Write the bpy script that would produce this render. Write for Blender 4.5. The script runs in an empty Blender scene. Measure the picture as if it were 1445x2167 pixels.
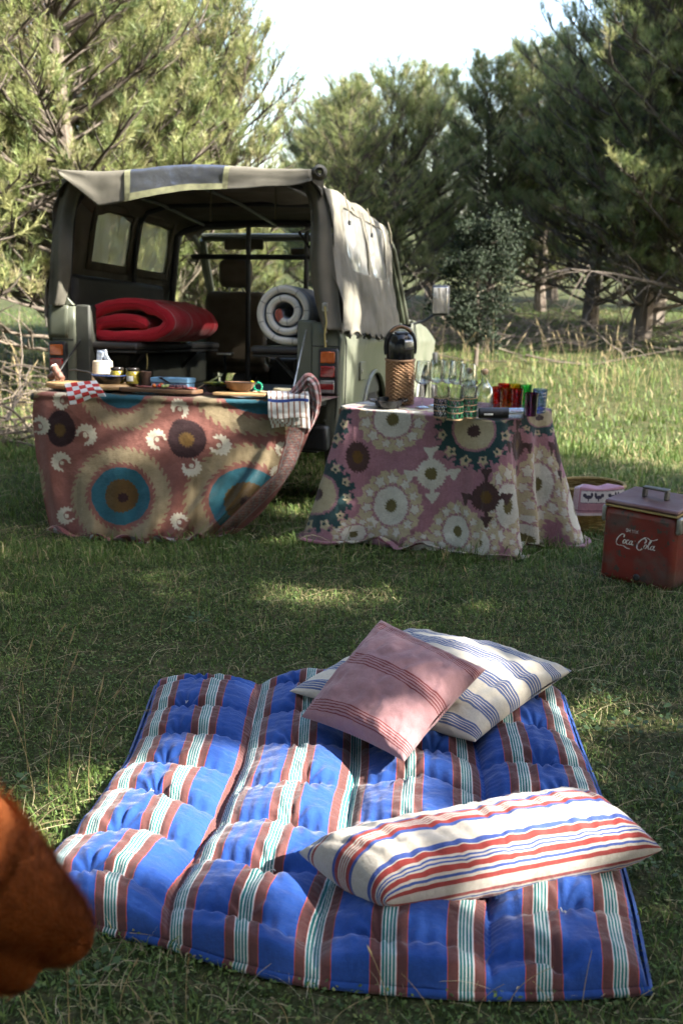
import bpy, bmesh, math, random
import numpy as np
from mathutils import Vector, Matrix

random.seed(7)
RNG = np.random.default_rng(7)
scene = bpy.context.scene
COL = scene.collection
R_ = math.radians

# ------------------------------------------------------------------ camera, sky, sun, exposure
CAM_H = 1.42
PITCH = 15.983
FPX, CX, CY = 2107.0, 722.5, 1083.5
cam_data = bpy.data.cameras.new('camera')
cam = bpy.data.objects.new('camera', cam_data)
COL.objects.link(cam)
cam.location = (0, 0, CAM_H)
cam.rotation_euler = (R_(90 - PITCH), 0, 0)
cam_data.sensor_fit = 'VERTICAL'
cam_data.sensor_height = 36.0
cam_data.sensor_width = 24.0
cam_data.lens = 35.0
cam_data.clip_start = 0.05
cam_data.clip_end = 2000
cam_data.dof.use_dof = True
cam_data.dof.focus_distance = 3.0
cam_data.dof.aperture_fstop = 4.2
scene.camera = cam

SUN_AZ, SUN_EL = 112.0, 36.0        # azimuth clockwise from +Y
SUN = np.array([math.sin(R_(SUN_AZ)) * math.cos(R_(SUN_EL)), math.cos(R_(SUN_AZ)) * math.cos(R_(SUN_EL)), math.sin(R_(SUN_EL))])
world = bpy.data.worlds.new('World')
scene.world = world
world.use_nodes = True
wn = world.node_tree
wn.nodes.clear()
w_out = wn.nodes.new('ShaderNodeOutputWorld')
w_bg = wn.nodes.new('ShaderNodeBackground')
w_sky = wn.nodes.new('ShaderNodeTexSky')
w_sky.sky_type = 'NISHITA'
w_sky.sun_disc = False
w_sky.sun_elevation = R_(SUN_EL)
w_sky.sun_rotation = R_(SUN_AZ)
w_sky.air_density = 1.0
w_sky.dust_density = 2.5
w_sky.ozone_density = 1.0
w_bg.inputs['Strength'].default_value = 0.12
wn.links.new(w_sky.outputs[0], w_bg.inputs[0])
wn.links.new(w_bg.outputs[0], w_out.inputs[0])
sun_data = bpy.data.lights.new('sun', 'SUN')
sun = bpy.data.objects.new('sun', sun_data)
COL.objects.link(sun)
sun_data.energy = 5.0
sun_data.angle = R_(0.53)
sun_data.color = (1.0, 0.95, 0.86)
sun.rotation_euler = Vector(SUN.tolist()).to_track_quat('Z', 'Y').to_euler()
vs = scene.view_settings
vs.view_transform = 'Standard'
vs.look = 'None'
vs.exposure = 2.55
vs.gamma = 1.0
vs.use_curve_mapping = False
scene.cycles.max_bounces = 5
scene.cycles.diffuse_bounces = 2
scene.cycles.glossy_bounces = 3
scene.cycles.transmission_bounces = 3
scene.cycles.adaptive_threshold = 0.03
scene.cycles.transparent_max_bounces = 16
scene.cycles.caustics_reflective = False
scene.cycles.caustics_refractive = False
scene.cycles.use_denoising = True

# ------------------------------------------------------------------ measuring helpers (real places read off the photograph)
_c, _s = math.cos(R_(PITCH)), math.sin(R_(PITCH))
EYE = np.array([0, 0, CAM_H])
def ray(px, py):
    a, b = (px - CX) / FPX, (CY - py) / FPX
    return np.array([a, _c + b * _s, -_s + b * _c])
def onz(px, py, z=0.0):
    d = ray(px, py)
    return EYE + d * ((z - CAM_H) / d[2])
def aty(px, py, y):
    d = ray(px, py)
    return EYE + d * (y / d[1])
def on_plane(px, py, p0, n):
    d = ray(px, py); n = np.asarray(n, float)
    return EYE + d * (np.dot(np.asarray(p0) - EYE, n) / np.dot(d, n))
def _I(t):
    t0 = np.clip(t, 0, 1)
    return t0**6 - 3 * t0**5 + 2.5 * t0**4 + np.maximum(t - 1, 0)
def G(y):
    y = np.asarray(y, float)
    return -.107 * (1.2 * _I((y - 3.3) / 1.2) - 2.5 * _I((y - 8.3) / 2.5))
def ong(px, py):
    d = ray(px, py)
    ts = np.linspace(.6, 45, 9000)
    P = EYE + ts[:, None] * d
    return P[np.argmax(P[:, 2] - G(P[:, 1]) < 0)]

# vehicle frame: x right, y forward, z up, origin on the ground under the tailgate hinge
VM = np.array([[0.97567316, 0.21799023, 0.02328401], [-0.21923021, 0.97015468, 0.10362433], [0.0, -0.10620803, 0.99434393]])
VO = np.array([-0.85, 5.40, -0.16])
def VW(p):
    return VO + VM @ np.asarray(p, float)
def vlocal(px, py, ax, val):
    d = VM.T @ ray(px, py); c = VM.T @ (EYE - VO)
    return c + d * ((val - c[ax]) / d[ax])
VMAT = Matrix([list(VM[i]) + [VO[i]] for i in range(3)] + [[0, 0, 0, 1]])

# ------------------------------------------------------------------ noise
_tab = RNG.random((256, 256))
def vnoise(x, y):
    x = np.asarray(x, float); y = np.asarray(y, float)
    xi = np.floor(x).astype(int); yi = np.floor(y).astype(int)
    fx = x - xi; fy = y - yi
    fx = fx * fx * (3 - 2 * fx); fy = fy * fy * (3 - 2 * fy)
    T = lambda a, b: _tab[a & 255, b & 255]
    return (T(xi, yi) * (1 - fx) + T(xi + 1, yi) * fx) * (1 - fy) + (T(xi, yi + 1) * (1 - fx) + T(xi + 1, yi + 1) * fx) * fy
def fbm(x, y, o=4):
    s, a, t = 0, 1, 0
    for k in range(o):
        s = s + a * vnoise(x * 2**k + 17.3 * k, y * 2**k + 5.1 * k); t += a; a *= .5
    return s / t - .5
def sstep(a, b, x):
    t = np.clip((x - a) / (b - a), 0, 1)
    return t * t * (3 - 2 * t)

# ------------------------------------------------------------------ mesh helpers
def tag(o, label=None, cat=None, group=None, kind=None):
    if label: o['label'] = label
    if cat: o['category'] = cat
    if group: o['group'] = group
    if kind: o['kind'] = kind
    return o
def empty(name, loc=(0, 0, 0), rz=0.0, mat=None):
    o = bpy.data.objects.new(name, None)
    o.empty_display_size = .05
    COL.objects.link(o)
    if mat is not None: o.matrix_world = mat
    else:
        o.location = [float(v) for v in loc]; o.rotation_euler = (0, 0, rz)
    return o
def fast(name, V, flat, starts, mat, parent=None, smooth=False, col=None, uv=None):
    V = np.asarray(V, np.float32).reshape(-1, 3)
    me = bpy.data.meshes.new(name)
    me.vertices.add(len(V)); me.vertices.foreach_set('co', V.ravel())
    flat = np.asarray(flat, np.int32).ravel()
    me.loops.add(len(flat)); me.loops.foreach_set('vertex_index', flat)
    starts = np.asarray(starts, np.int32)
    me.polygons.add(len(starts)); me.polygons.foreach_set('loop_start', starts)
    me.polygons.foreach_set('use_smooth', np.full(len(starts), smooth))
    me.update(calc_edges=True); me.validate()
    if col is not None:
        c = np.ones((len(V), 4), np.float32); c[:, :3] = col
        a = me.attributes.new('Col', 'FLOAT_COLOR', 'POINT'); a.data.foreach_set('color', c.ravel())
    if uv is not None:
        a = me.attributes.new('PUV', 'FLOAT2', 'POINT'); a.data.foreach_set('vector', np.asarray(uv, np.float32).ravel())
    if mat: me.materials.append(mat)
    o = bpy.data.objects.new(name, me); COL.objects.link(o)
    if parent: o.parent = parent
    return o
def tris(name, V, mat, **k):
    n = len(np.asarray(V).reshape(-1, 3))
    return fast(name, V, np.arange(n), np.arange(0, n, 3), mat, **k)
def gridmesh(name, P, mat, keep=None, closed=False, **k):
    """P (nu,nv,3) surface; keep (nu-1,nv-1) mask of faces"""
    nu, nv = P.shape[:2]
    idx = np.arange(nu * nv).reshape(nu, nv)
    a, b, c, d = idx[:-1, :-1], idx[1:, :-1], idx[1:, 1:], idx[:-1, 1:]
    F = np.stack([a, b, c, d], -1)
    if keep is not None: F = F[keep]
    F = F.reshape(-1, 4)
    for key in ('col', 'uv'):
        if k.get(key) is not None: k[key] = np.asarray(k[key]).reshape(nu * nv, -1)
    return fast(name, P.reshape(-1, 3), F, np.arange(0, F.size, 4), mat, **k)
def solidify(o, t, offset=-1):
    m = o.modifiers.new('solid', 'SOLIDIFY'); m.thickness = t; m.offset = offset
    return o

class MB:
    def __init__(s): s.v = []; s.f = []; s.n = 0
    def add(s, V, F):
        V = [tuple(map(float, p)) for p in V]
        s.f += [tuple(i + s.n for i in f) for f in F]; s.v += V; s.n += len(V)
        return s
    def box(s, x0, x1, y0, y1, z0, z1):
        V = [(x, y, z) for x in (x0, x1) for y in (y0, y1) for z in (z0, z1)]
        return s.add(V, [(0, 1, 3, 2), (4, 6, 7, 5), (0, 4, 5, 1), (2, 3, 7, 6), (0, 2, 6, 4), (1, 5, 7, 3)])
    def obox(s, c, size, rot=None):
        h = np.array(size) / 2; c = np.array(c, float)
        m = np.eye(3) if rot is None else np.array(rot)
        V = [c + m @ (h * np.array(q)) for q in [(x, y, z) for x in (-1, 1) for y in (-1, 1) for z in (-1, 1)]]
        return s.add(V, [(0, 1, 3, 2), (4, 6, 7, 5), (0, 4, 5, 1), (2, 3, 7, 6), (0, 2, 6, 4), (1, 5, 7, 3)])
    def prism(s, poly, a, b):
        """poly list of 3D points, extruded by vector b-a"""
        n = len(poly); d = np.array(b, float) - np.array(a, float)
        V = [np.array(p, float) for p in poly] + [np.array(p, float) + d for p in poly]
        F = [tuple(range(n))[::-1], tuple(range(n, 2 * n))] + [(i, (i + 1) % n, n + (i + 1) % n, n + i) for i in range(n)]
        return s.add(V, F)
    def tube(s, pts, r, n=8, caps=True, flat=1.0):
        pts = [np.array(p, float) for p in pts]; m = len(pts)
        rs = [r] * m if np.isscalar(r) else list(r)
        up = None; V = []
        for i in range(m):
            t = pts[min(i + 1, m - 1)] - pts[max(i - 1, 0)]
            t = t / (np.linalg.norm(t) + 1e-9)
            if up is None:
                up = np.array([0, 0, 1.0]) if abs(t[2]) < .9 else np.array([1.0, 0, 0])
            a = np.array([t[1] * up[2] - t[2] * up[1], t[2] * up[0] - t[0] * up[2], t[0] * up[1] - t[1] * up[0]]); a /= math.sqrt(a @ a) + 1e-9
            b = np.array([a[1] * t[2] - a[2] * t[1], a[2] * t[0] - a[0] * t[2], a[0] * t[1] - a[1] * t[0]]); up = b
            for k in range(n):
                q = 2 * math.pi * k / n
                V.append(pts[i] + rs[i] * (math.cos(q) * a + flat * math.sin(q) * b))
        F = [(i * n + k, i * n + (k + 1) % n, (i + 1) * n + (k + 1) % n, (i + 1) * n + k) for i in range(m - 1) for k in range(n)]
        if caps: F += [tuple(range(n))[::-1], tuple(range((m - 1) * n, m * n))]
        return s.add(V, F)
    def lathe(s, prof, n=28, c=(0, 0, 0), sx=1.0, sy=1.0):
        V = []; rows = []
        for (r, z) in prof:
            if r < 1e-6:
                rows.append([len(V)]); V.append((c[0], c[1], c[2] + z))
            else:
                rows.append(list(range(len(V), len(V) + n)))
                V += [(c[0] + sx * r * math.cos(2 * math.pi * k / n), c[1] + sy * r * math.sin(2 * math.pi * k / n), c[2] + z) for k in range(n)]
        F = []
        for A, B in zip(rows[:-1], rows[1:]):
            for k in range(n):
                a = A[k % len(A)]; a2 = A[(k + 1) % len(A)]; b = B[k % len(B)]; b2 = B[(k + 1) % len(B)]
                q = [a, a2, b2, b]; q2 = []
                for i in q:
                    if i not in q2: q2.append(i)
                if len(q2) > 2: F.append(tuple(q2))
        return s.add(V, F)
    def grid(s, P):
        nu, nv = len(P), len(P[0])
        V = [P[i][j] for i in range(nu) for j in range(nv)]
        return s.add(V, [(i * nv + j, (i + 1) * nv + j, (i + 1) * nv + j + 1, i * nv + j + 1) for i in range(nu - 1) for j in range(nv - 1)])
    def build(s, name, mat, parent=None, smooth=True, bevel=0, seg=2, subsurf=0, loc=None, rz=0.0, angle=35):
        me = bpy.data.meshes.new(name); me.from_pydata(s.v, [], s.f); me.update()
        if smooth:
            me.shade_smooth(); me.set_sharp_from_angle(angle=R_(angle))
        if mat: me.materials.append(mat)
        o = bpy.data.objects.new(name, me); COL.objects.link(o)
        if parent: o.parent = parent
        if loc is not None: o.location = [float(v) for v in loc]
        if rz: o.rotation_euler = (0, 0, rz)
        if bevel:
            m = o.modifiers.new('bevel', 'BEVEL'); m.width = bevel; m.segments = seg; m.limit_method = 'ANGLE'; m.angle_limit = R_(40)
        if subsurf:
            m = o.modifiers.new('sub', 'SUBSURF'); m.levels = subsurf; m.render_levels = subsurf
        return o

# ------------------------------------------------------------------ materials
def srgb(r, g, b):
    f = lambda c: c / 12.92 if c <= .04045 else ((c + .055) / 1.055)**2.4
    return (f(r / 255), f(g / 255), f(b / 255))
def new_mat(name):
    m = bpy.data.materials.new(name); m.use_nodes = True
    nt = m.node_tree; nt.nodes.clear()
    o = nt.nodes.new('ShaderNodeOutputMaterial')
    return m, nt, o
def N(nt, t, **k):
    n = nt.nodes.new(t)
    for a, b in k.items(): setattr(n, a, b)
    return n
def mixc(nt, fac, a, b, blend='MIX'):
    m = N(nt, 'ShaderNodeMix', data_type='RGBA', blend_type=blend)
    for sock, v in ((m.inputs[0], fac), (m.inputs[6], a), (m.inputs[7], b)):
        if hasattr(v, 'is_linked'): nt.links.new(v, sock)
        elif np.isscalar(v): sock.default_value = v
        else: sock.default_value = (*v[:3], 1)
    return m.outputs[2]
def noise_fac(nt, scale, detail=4, lo=.35, hi=.65, vec=None, stretch=None):
    tc = N(nt, 'ShaderNodeTexCoord')
    v = vec or tc.outputs['Object']
    if stretch:
        mp = N(nt, 'ShaderNodeMapping'); mp.inputs['Scale'].default_value = stretch
        nt.links.new(v, mp.inputs[0]); v = mp.outputs[0]
    n = N(nt, 'ShaderNodeTexNoise'); n.inputs['Scale'].default_value = scale; n.inputs['Detail'].default_value = detail
    nt.links.new(v, n.inputs['Vector'])
    mr = N(nt, 'ShaderNodeMapRange'); mr.inputs[1].default_value = lo; mr.inputs[2].default_value = hi
    nt.links.new(n.outputs[0], mr.inputs[0])
    return mr.outputs[0]
def bump(nt, h, strength, dist=.01):
    b = N(nt, 'ShaderNodeBump'); b.inputs['Strength'].default_value = strength; b.inputs['Distance'].default_value = dist
    nt.links.new(h, b.inputs['Height'])
    return b.outputs[0]
def pmat(name, col, rough=.6, col2=None, scale=12, lo=.35, hi=.7, metal=0.0, spec=.5, bump_s=0.0, bump_scale=120, trans=0.0, ior=1.45, sheen=0.0, coat=0.0, stretch=None, attr=None, sss=0.0, alpha=None):
    m, nt, o = new_mat(name)
    p = N(nt, 'ShaderNodeBsdfPrincipled')
    if attr:
        a = N(nt, 'ShaderNodeAttribute', attribute_name=attr); base = a.outputs['Color']
    else: base = col
    if col2 is not None:
        base = mixc(nt, noise_fac(nt, scale, lo=lo, hi=hi, stretch=stretch), base, col2)
    if hasattr(base, 'is_linked'): nt.links.new(base, p.inputs['Base Color'])
    else: p.inputs['Base Color'].default_value = (*base, 1)
    p.inputs['Roughness'].default_value = rough; p.inputs['Metallic'].default_value = metal
    p.inputs['Specular IOR Level'].default_value = spec
    p.inputs['IOR'].default_value = ior
    p.inputs['Transmission Weight'].default_value = trans
    p.inputs['Sheen Weight'].default_value = sheen
    p.inputs['Coat Weight'].default_value = coat
    if alpha is not None: p.inputs['Alpha'].default_value = alpha
    if bump_s: nt.links.new(bump(nt, noise_fac(nt, bump_scale, 3, 0, 1), bump_s), p.inputs['Normal'])
    nt.links.new(p.outputs[0], o.inputs[0])
    return m
def leaf_mat(name, tint=(1, 1, 1), trans=.35, rough=.55, bright=1.0):
    m, nt, o = new_mat(name)
    a = N(nt, 'ShaderNodeAttribute', attribute_name='Col')
    c = mixc(nt, 1.0, a.outputs['Color'], tuple(t * bright for t in tint), 'MULTIPLY')
    d = N(nt, 'ShaderNodeBsdfPrincipled'); d.inputs['Roughness'].default_value = rough; d.inputs['Specular IOR Level'].default_value = .35
    t = N(nt, 'ShaderNodeBsdfTranslucent')
    nt.links.new(c, d.inputs['Base Color']); nt.links.new(c, t.inputs['Color'])
    mx = N(nt, 'ShaderNodeMixShader'); mx.inputs[0].default_value = trans
    nt.links.new(d.outputs[0], mx.inputs[1]); nt.links.new(t.outputs[0], mx.inputs[2])
    nt.links.new(mx.outputs[0], o.inputs[0])
    return m
def thin_glass(name, tint=(.97, .98, .97), edge=(.62, .68, .68), ior=1.5, rough=.02):
    m, nt, o = new_mat(name)
    lw = N(nt, 'ShaderNodeLayerWeight'); lw.inputs['Blend'].default_value = .35
    pw = N(nt, 'ShaderNodeMath', operation='POWER'); nt.links.new(lw.outputs['Facing'], pw.inputs[0]); pw.inputs[1].default_value = 1.4
    fr = N(nt, 'ShaderNodeMapRange'); nt.links.new(pw.outputs[0], fr.inputs[0]); fr.inputs[3].default_value = .10; fr.inputs[4].default_value = 1.0
    t = N(nt, 'ShaderNodeBsdfTransparent'); gl = N(nt, 'ShaderNodeBsdfGlossy'); gl.inputs['Roughness'].default_value = rough
    nt.links.new(mixc(nt, lw.outputs['Facing'], tint, edge), t.inputs[0])
    mx = N(nt, 'ShaderNodeMixShader'); nt.links.new(fr.outputs[0], mx.inputs[0]); nt.links.new(t.outputs[0], mx.inputs[1]); nt.links.new(gl.outputs[0], mx.inputs[2])
    nt.links.new(mx.outputs[0], o.inputs[0])
    return m
def stripe_mat(name, stops, axis=0, period=None, base_scale=1.0, rough=.8, weave=260, var=.12, sheen=.2, gap=None):
    """constant colour ramp of stops [(pos, rgb)] over PUV[axis] (optionally repeated every period), with a woven bump"""
    m, nt, o = new_mat(name)
    a = N(nt, 'ShaderNodeAttribute', attribute_name='PUV')
    sp = N(nt, 'ShaderNodeSeparateXYZ'); nt.links.new(a.outputs['Vector'], sp.inputs[0])
    v = sp.outputs[axis]
    if period:
        md = N(nt, 'ShaderNodeMath', operation='DIVIDE'); nt.links.new(v, md.inputs[0]); md.inputs[1].default_value = period
        fr = N(nt, 'ShaderNodeMath', operation='FRACT'); nt.links.new(md.outputs[0], fr.inputs[0]); v = fr.outputs[0]
    cr = N(nt, 'ShaderNodeValToRGB'); cr.color_ramp.interpolation = 'CONSTANT'
    el = cr.color_ramp.elements
    while len(el) > 1: el.remove(el[-1])
    el[0].position = stops[0][0]; el[0].color = (*stops[0][1], 1)
    for pos, c in stops[1:32]:
        e = el.new(pos); e.color = (*c, 1)
    nt.links.new(v, cr.inputs[0])
    c = mixc(nt, noise_fac(nt, 60, 5, .3, .75), cr.outputs[0], (1 - var, 1 - var, 1 - var), 'MULTIPLY')
    # slub: fine threads along each direction
    w = N(nt, 'ShaderNodeTexNoise'); w.inputs['Scale'].default_value = 1.0; w.inputs['Detail'].default_value = 2
    mp = N(nt, 'ShaderNodeMapping'); mp.inputs['Scale'].default_value = (weave, weave * .12, 1)
    nt.links.new(a.outputs['Vector'], mp.inputs[0]); nt.links.new(mp.outputs[0], w.inputs['Vector'])
    w2 = N(nt, 'ShaderNodeTexNoise'); w2.inputs['Scale'].default_value = 1.0; w2.inputs['Detail'].default_value = 2
    mp2 = N(nt, 'ShaderNodeMapping'); mp2.inputs['Scale'].default_value = (weave * .12, weave, 1)
    nt.links.new(a.outputs['Vector'], mp2.inputs[0]); nt.links.new(mp2.outputs[0], w2.inputs['Vector'])
    ad = N(nt, 'ShaderNodeMath', operation='ADD'); nt.links.new(w.outputs[0], ad.inputs[0]); nt.links.new(w2.outputs[0], ad.inputs[1])
    mr = N(nt, 'ShaderNodeMapRange'); mr.inputs[1].default_value = .7; mr.inputs[2].default_value = 1.3; mr.inputs[3].default_value = .86; mr.inputs[4].default_value = 1.1
    nt.links.new(ad.outputs[0], mr.inputs[0])
    c = mixc(nt, 1.0, c, mr.outputs[0], 'MULTIPLY')
    p = N(nt, 'ShaderNodeBsdfPrincipled'); p.inputs['Roughness'].default_value = rough; p.inputs['Sheen Weight'].default_value = sheen
    p.inputs['Specular IOR Level'].default_value = .2
    nt.links.new(c, p.inputs['Base Color'])
    wk = noise_fac(nt, 26, 5, 0, 1)
    b1 = N(nt, 'ShaderNodeBump'); b1.inputs['Strength'].default_value = .55; b1.inputs['Distance'].default_value = .012; nt.links.new(wk, b1.inputs['Height'])
    b2 = N(nt, 'ShaderNodeBump'); b2.inputs['Strength'].default_value = .25; b2.inputs['Distance'].default_value = .002; nt.links.new(ad.outputs[0], b2.inputs['Height']); nt.links.new(b1.outputs[0], b2.inputs['Normal'])
    nt.links.new(b2.outputs[0], p.inputs['Normal'])
    nt.links.new(p.outputs[0], o.inputs[0])
    return m

# ================================================================== SETTING: ground and grass
def ground_mat():
    m, nt, o = new_mat('meadow_soil')
    p = N(nt, 'ShaderNodeBsdfPrincipled'); p.inputs['Roughness'].default_value = .95; p.inputs['Specular IOR Level'].default_value = .1
    c = mixc(nt, noise_fac(nt, 1.3, 6, .38, .62), (.034, .048, .013), (.062, .066, .026))
    c = mixc(nt, noise_fac(nt, 14, 6, .45, .7), c, (.11, .09, .047))
    c = mixc(nt, noise_fac(nt, 60, 3, .4, .7), c, (.022, .030, .010))
    nt.links.new(c, p.inputs['Base Color'])
    nt.links.new(bump(nt, noise_fac(nt, 45, 5, 0, 1), .8, .03), p.inputs['Normal'])
    nt.links.new(p.outputs[0], o.inputs[0])
    return m
def terrain_z(x, y):
    far = sstep(7, 14, y)
    return G(y) + far * .10 * fbm(x * .25 + 3, y * .25) * 2 + .016 * fbm(x * 1.7, y * 1.7) + sstep(40, 200, np.hypot(x, y)) * 3.0
def gz(x, y): return float(terrain_z(np.array(float(x)), np.array(float(y))))
_xs = np.unique(np.concatenate([np.linspace(-4, 5, 80), np.linspace(-14, 14, 90), np.linspace(-60, 60, 60), np.linspace(-500, 500, 30)]))
_ys = np.unique(np.concatenate([np.linspace(-2, 9, 90), np.linspace(9, 40, 80), np.linspace(-40, 90, 40), np.linspace(-300, 700, 30)]))
_X, _Y = np.meshgrid(_xs, _ys, indexing='ij')
ground = gridmesh('ground', np.stack([_X, _Y, terrain_z(_X, _Y)], -1), ground_mat(), smooth=True)
tag(ground, 'uneven grassy meadow ground under the picnic and the pines', None, None, 'structure')

def in_poly(x, y, poly):
    x = np.asarray(x); y = np.asarray(y); r = np.zeros(x.shape, bool)
    n = len(poly)
    for i in range(n):
        x0, y0 = poly[i][:2]; x1, y1 = poly[(i + 1) % n][:2]
        if y0 == y1: continue
        c = ((y0 > y) != (y1 > y)) & (x < (x1 - x0) * (y - y0) / (y1 - y0) + x0)
        r ^= c
    return r
# futon outline on the ground, far-left, far-right, near-right, near-left with the points between
FUT_FAR = [onz(*p, .05) for p in [(331, 1440), (440, 1440), (548, 1438), (640, 1432), (760, 1432), (900, 1438), (1060, 1446), (1190, 1458)]]
FUT_NEAR = [onz(*p, .03) for p in [(66, 1892), (215, 1945), (340, 1968), (480, 2012), (620, 2046), (800, 2068), (1000, 2082), (1180, 2080), (1375, 2068)]]
FUT_LEFT = [onz(*p, .04) for p in [(331, 1440), (300, 1520), (270, 1600), (222, 1665), (180, 1730), (128, 1785), (76, 1835), (66, 1892)]]
FUT_RIGHT = [onz(*p, .04) for p in [(1190, 1458), (1222, 1545), (1268, 1660), (1308, 1780), (1342, 1900), (1375, 2068)]]
FUTON_POLY = FUT_FAR + FUT_RIGHT[1:] + FUT_NEAR[::-1][1:] + FUT_LEFT[::-1][1:-1]
TBL = [np.array(p) for p in ((-.02, 4.80), (.71, 4.42), (1.02, 4.75), (.30, 5.11))]      # drinks table: front-left, front-right, back-right, back-left
NO_GRASS = [FUTON_POLY, [(-.15, 4.85), (.62, 4.45), (1.1, 4.72), (.3, 5.15)], [(1.10, 4.02), (1.33, 3.82), (1.60, 4.12), (1.36, 4.30)]]

def blades(n, xr, ysample, h, w, palette, lean=.6, keep=None, seg_mid=.55, seed=1, hvar=.45, clump=True, hmul=None):
    g = np.random.default_rng(seed)
    y = ysample(g.random(n)); x = xr(g.random(n), y)
    m = np.ones(n, bool)
    for P in NO_GRASS: m &= ~in_poly(x, y, P)
    if keep is not None: m &= keep(x, y, g)
    x, y = x[m], y[m]; n = len(x)
    patch = fbm(x * 1.4 + 9, y * 1.4, 3); patch2 = fbm(x * 5 + 2, y * 5, 3)
    H = h * (1 + hvar * g.standard_normal(n).clip(-1.7, 2.4)) * (1 + 1.5 * patch + .8 * patch2).clip(.35, 2.2)
    if hmul is not None: H = H * hmul(x, y)
    W = w * (.7 + .6 * g.random(n))
    az = g.random(n) * 2 * np.pi; ln = lean * (g.random(n)**.7) * 1.5
    fd = np.stack([np.cos(az), np.sin(az), 0 * az], 1)
    sd = np.stack([-np.sin(az + g.normal(0, .8, n)), np.cos(az), 0 * az], 1)
    B = np.stack([x, y, terrain_z(x, y) - .004], 1)
    up = np.array([0, 0, 1.0])
    M = B + up * (H * seg_mid)[:, None] * np.cos(ln * .6)[:, None] + fd * (H * seg_mid * np.sin(ln * .6))[:, None]
    T = M + up * (H * (1 - seg_mid) * np.cos(ln * 1.6))[:, None] + fd * (H * (1 - seg_mid) * np.sin(ln * 1.6))[:, None]
    V = np.stack([B - sd * W[:, None], B + sd * W[:, None], M + sd * W[:, None] * .75, M - sd * W[:, None] * .75, T], 1)
    b = (np.arange(n) * 5)[:, None]
    flat = np.concatenate([b + np.array([0, 1, 2, 3]), b + np.array([3, 2, 4])], 1).ravel()
    st = (np.arange(n) * 7)[:, None] + np.array([0, 4])
    pal = np.array([p[0] for p in palette]); pw = np.array([p[1] for p in palette]); 
    ci = g.choice(len(pal), n, p=pw / pw.sum())
    dry = (fbm(x * .8 + 30, y * .8 + 4, 3) > .08) & (g.random(n) < .5)
    ci[dry & (g.random(n) < .5)] = 4
    C = pal[ci] * (.75 + .5 * g.random((n, 1)))
    return V.reshape(-1, 3), flat, st.ravel(), np.repeat(C, 5, 0)
GREENS = [((.090, .150, .030), 4), ((.118, .182, .038), 4), ((.168, .208, .052), 2), ((.058, .105, .022), 3), ((.33, .28, .14), 1.7)]
YGREENS = [((.080, .132, .026), 4), ((.105, .158, .034), 3), ((.060, .102, .022), 3), ((.16, .17, .05), 1.2), ((.27, .22, .11), .6)]
grass_mat = leaf_mat('grass_blades', trans=.30, rough=.6)
def merge(parts):
    V = []; F = []; S = []; C = []; nv = nf = 0
    for v, f, s, c in parts:
        V.append(v); F.append(f + nv); S.append(s + nf); C.append(c); nv += len(v); nf += len(f)
    return np.concatenate(V), np.concatenate(F), np.concatenate(S), np.concatenate(C)
xs_view = lambda k, pad: (lambda u, y: (u * 2 - 1) * (y * k + pad))
near = blades(86000, xs_view(.40, .35), lambda u: 1.45 + 3.3 * u**.85, .032, .0016, GREENS, lean=1.0, seed=11)
mid = blades(62000, xs_view(.40, .5), lambda u: 4.2 + 4.8 * u**.9, .055, .0028, GREENS + YGREENS[:1], lean=.9, seed=12)
faropen = lambda x, y, g: (y > 6.5)
far = blades(48000, xs_view(.40, 1.5), lambda u: 8.0 + 18 * u**1.25, .095, .006, YGREENS, lean=.7, seed=13)
sides = blades(16000, lambda u, y: (u * 2 - 1) * 9, lambda u: -2 + 11 * u, .05, .004, GREENS, lean=.9, seed=15, keep=lambda x, y, g: np.abs(x) > .40 * np.maximum(y, 0) + .3)
v, f, s, c = merge([near, mid, far, sides])
tag(fast('grass', v, f, s, grass_mat, col=c), 'short green meadow grass all over the clearing', 'grass', None, 'stuff')

# dry straw strands lying over the turf and standing stems
def strands(n, xr, ys, L, w, seed, flat_=.25, col=((.24, .19, .10), (.16, .12, .065), (.32, .27, .16))):
    g = np.random.default_rng(seed)
    y = ys(g.random(n)); x = xr(g.random(n), y); m = np.ones(n, bool)
    for P in NO_GRASS: m &= ~in_poly(x, y, P)
    m &= (fbm(x * 1.1 + 5, y * 1.1 + 8, 3) + .25 * g.standard_normal(n)) > -.12
    x, y = x[m], y[m]; n = len(x); S = 5
    az = g.random(n) * 2 * np.pi; d = np.stack([np.cos(az), np.sin(az)], 1); q = np.stack([-d[:, 1], d[:, 0]], 1)
    ln = L * (.4 + .9 * g.random(n)); cv = g.normal(0, .5, n); arch = flat_ * ln * g.random(n); t = np.linspace(0, 1, S)
    X = x[:, None] + d[:, :1] * ln[:, None] * t + q[:, :1] * (cv * ln)[:, None] * t * t * .6
    Y = y[:, None] + d[:, 1:] * ln[:, None] * t + q[:, 1:] * (cv * ln)[:, None] * t * t * .6
    Z = terrain_z(X, Y) + .012 + .02 * g.random(n)[:, None] + arch[:, None] * np.sin(t * np.pi * (.6 + .4 * g.random(n)[:, None]))
    W = w * (.6 + .8 * g.random(n))
    P = np.stack([X, Y, Z], -1); off = np.stack([q[:, 0] * W, q[:, 1] * W, W * .6], -1)[:, None, :] * (1 - .6 * t)[None, :, None]
    V = np.stack([P - off, P + off], 2)            # n,S,2,3
    b = (np.arange(n) * S * 2)[:, None, None] + (np.arange(S - 1) * 2)[None, :, None] + np.array([0, 1, 3, 2])
    pal = np.array(col); C = pal[g.integers(0, len(pal), n)] * (.7 + .6 * g.random((n, 1)))
    return V.reshape(-1, 3), b.ravel(), np.arange(0, b.size, 4), np.repeat(C, S * 2, 0)
a1 = strands(4200, xs_view(.40, .3), lambda u: 1.45 + 3.6 * u, .10, .0007, 21)
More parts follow.
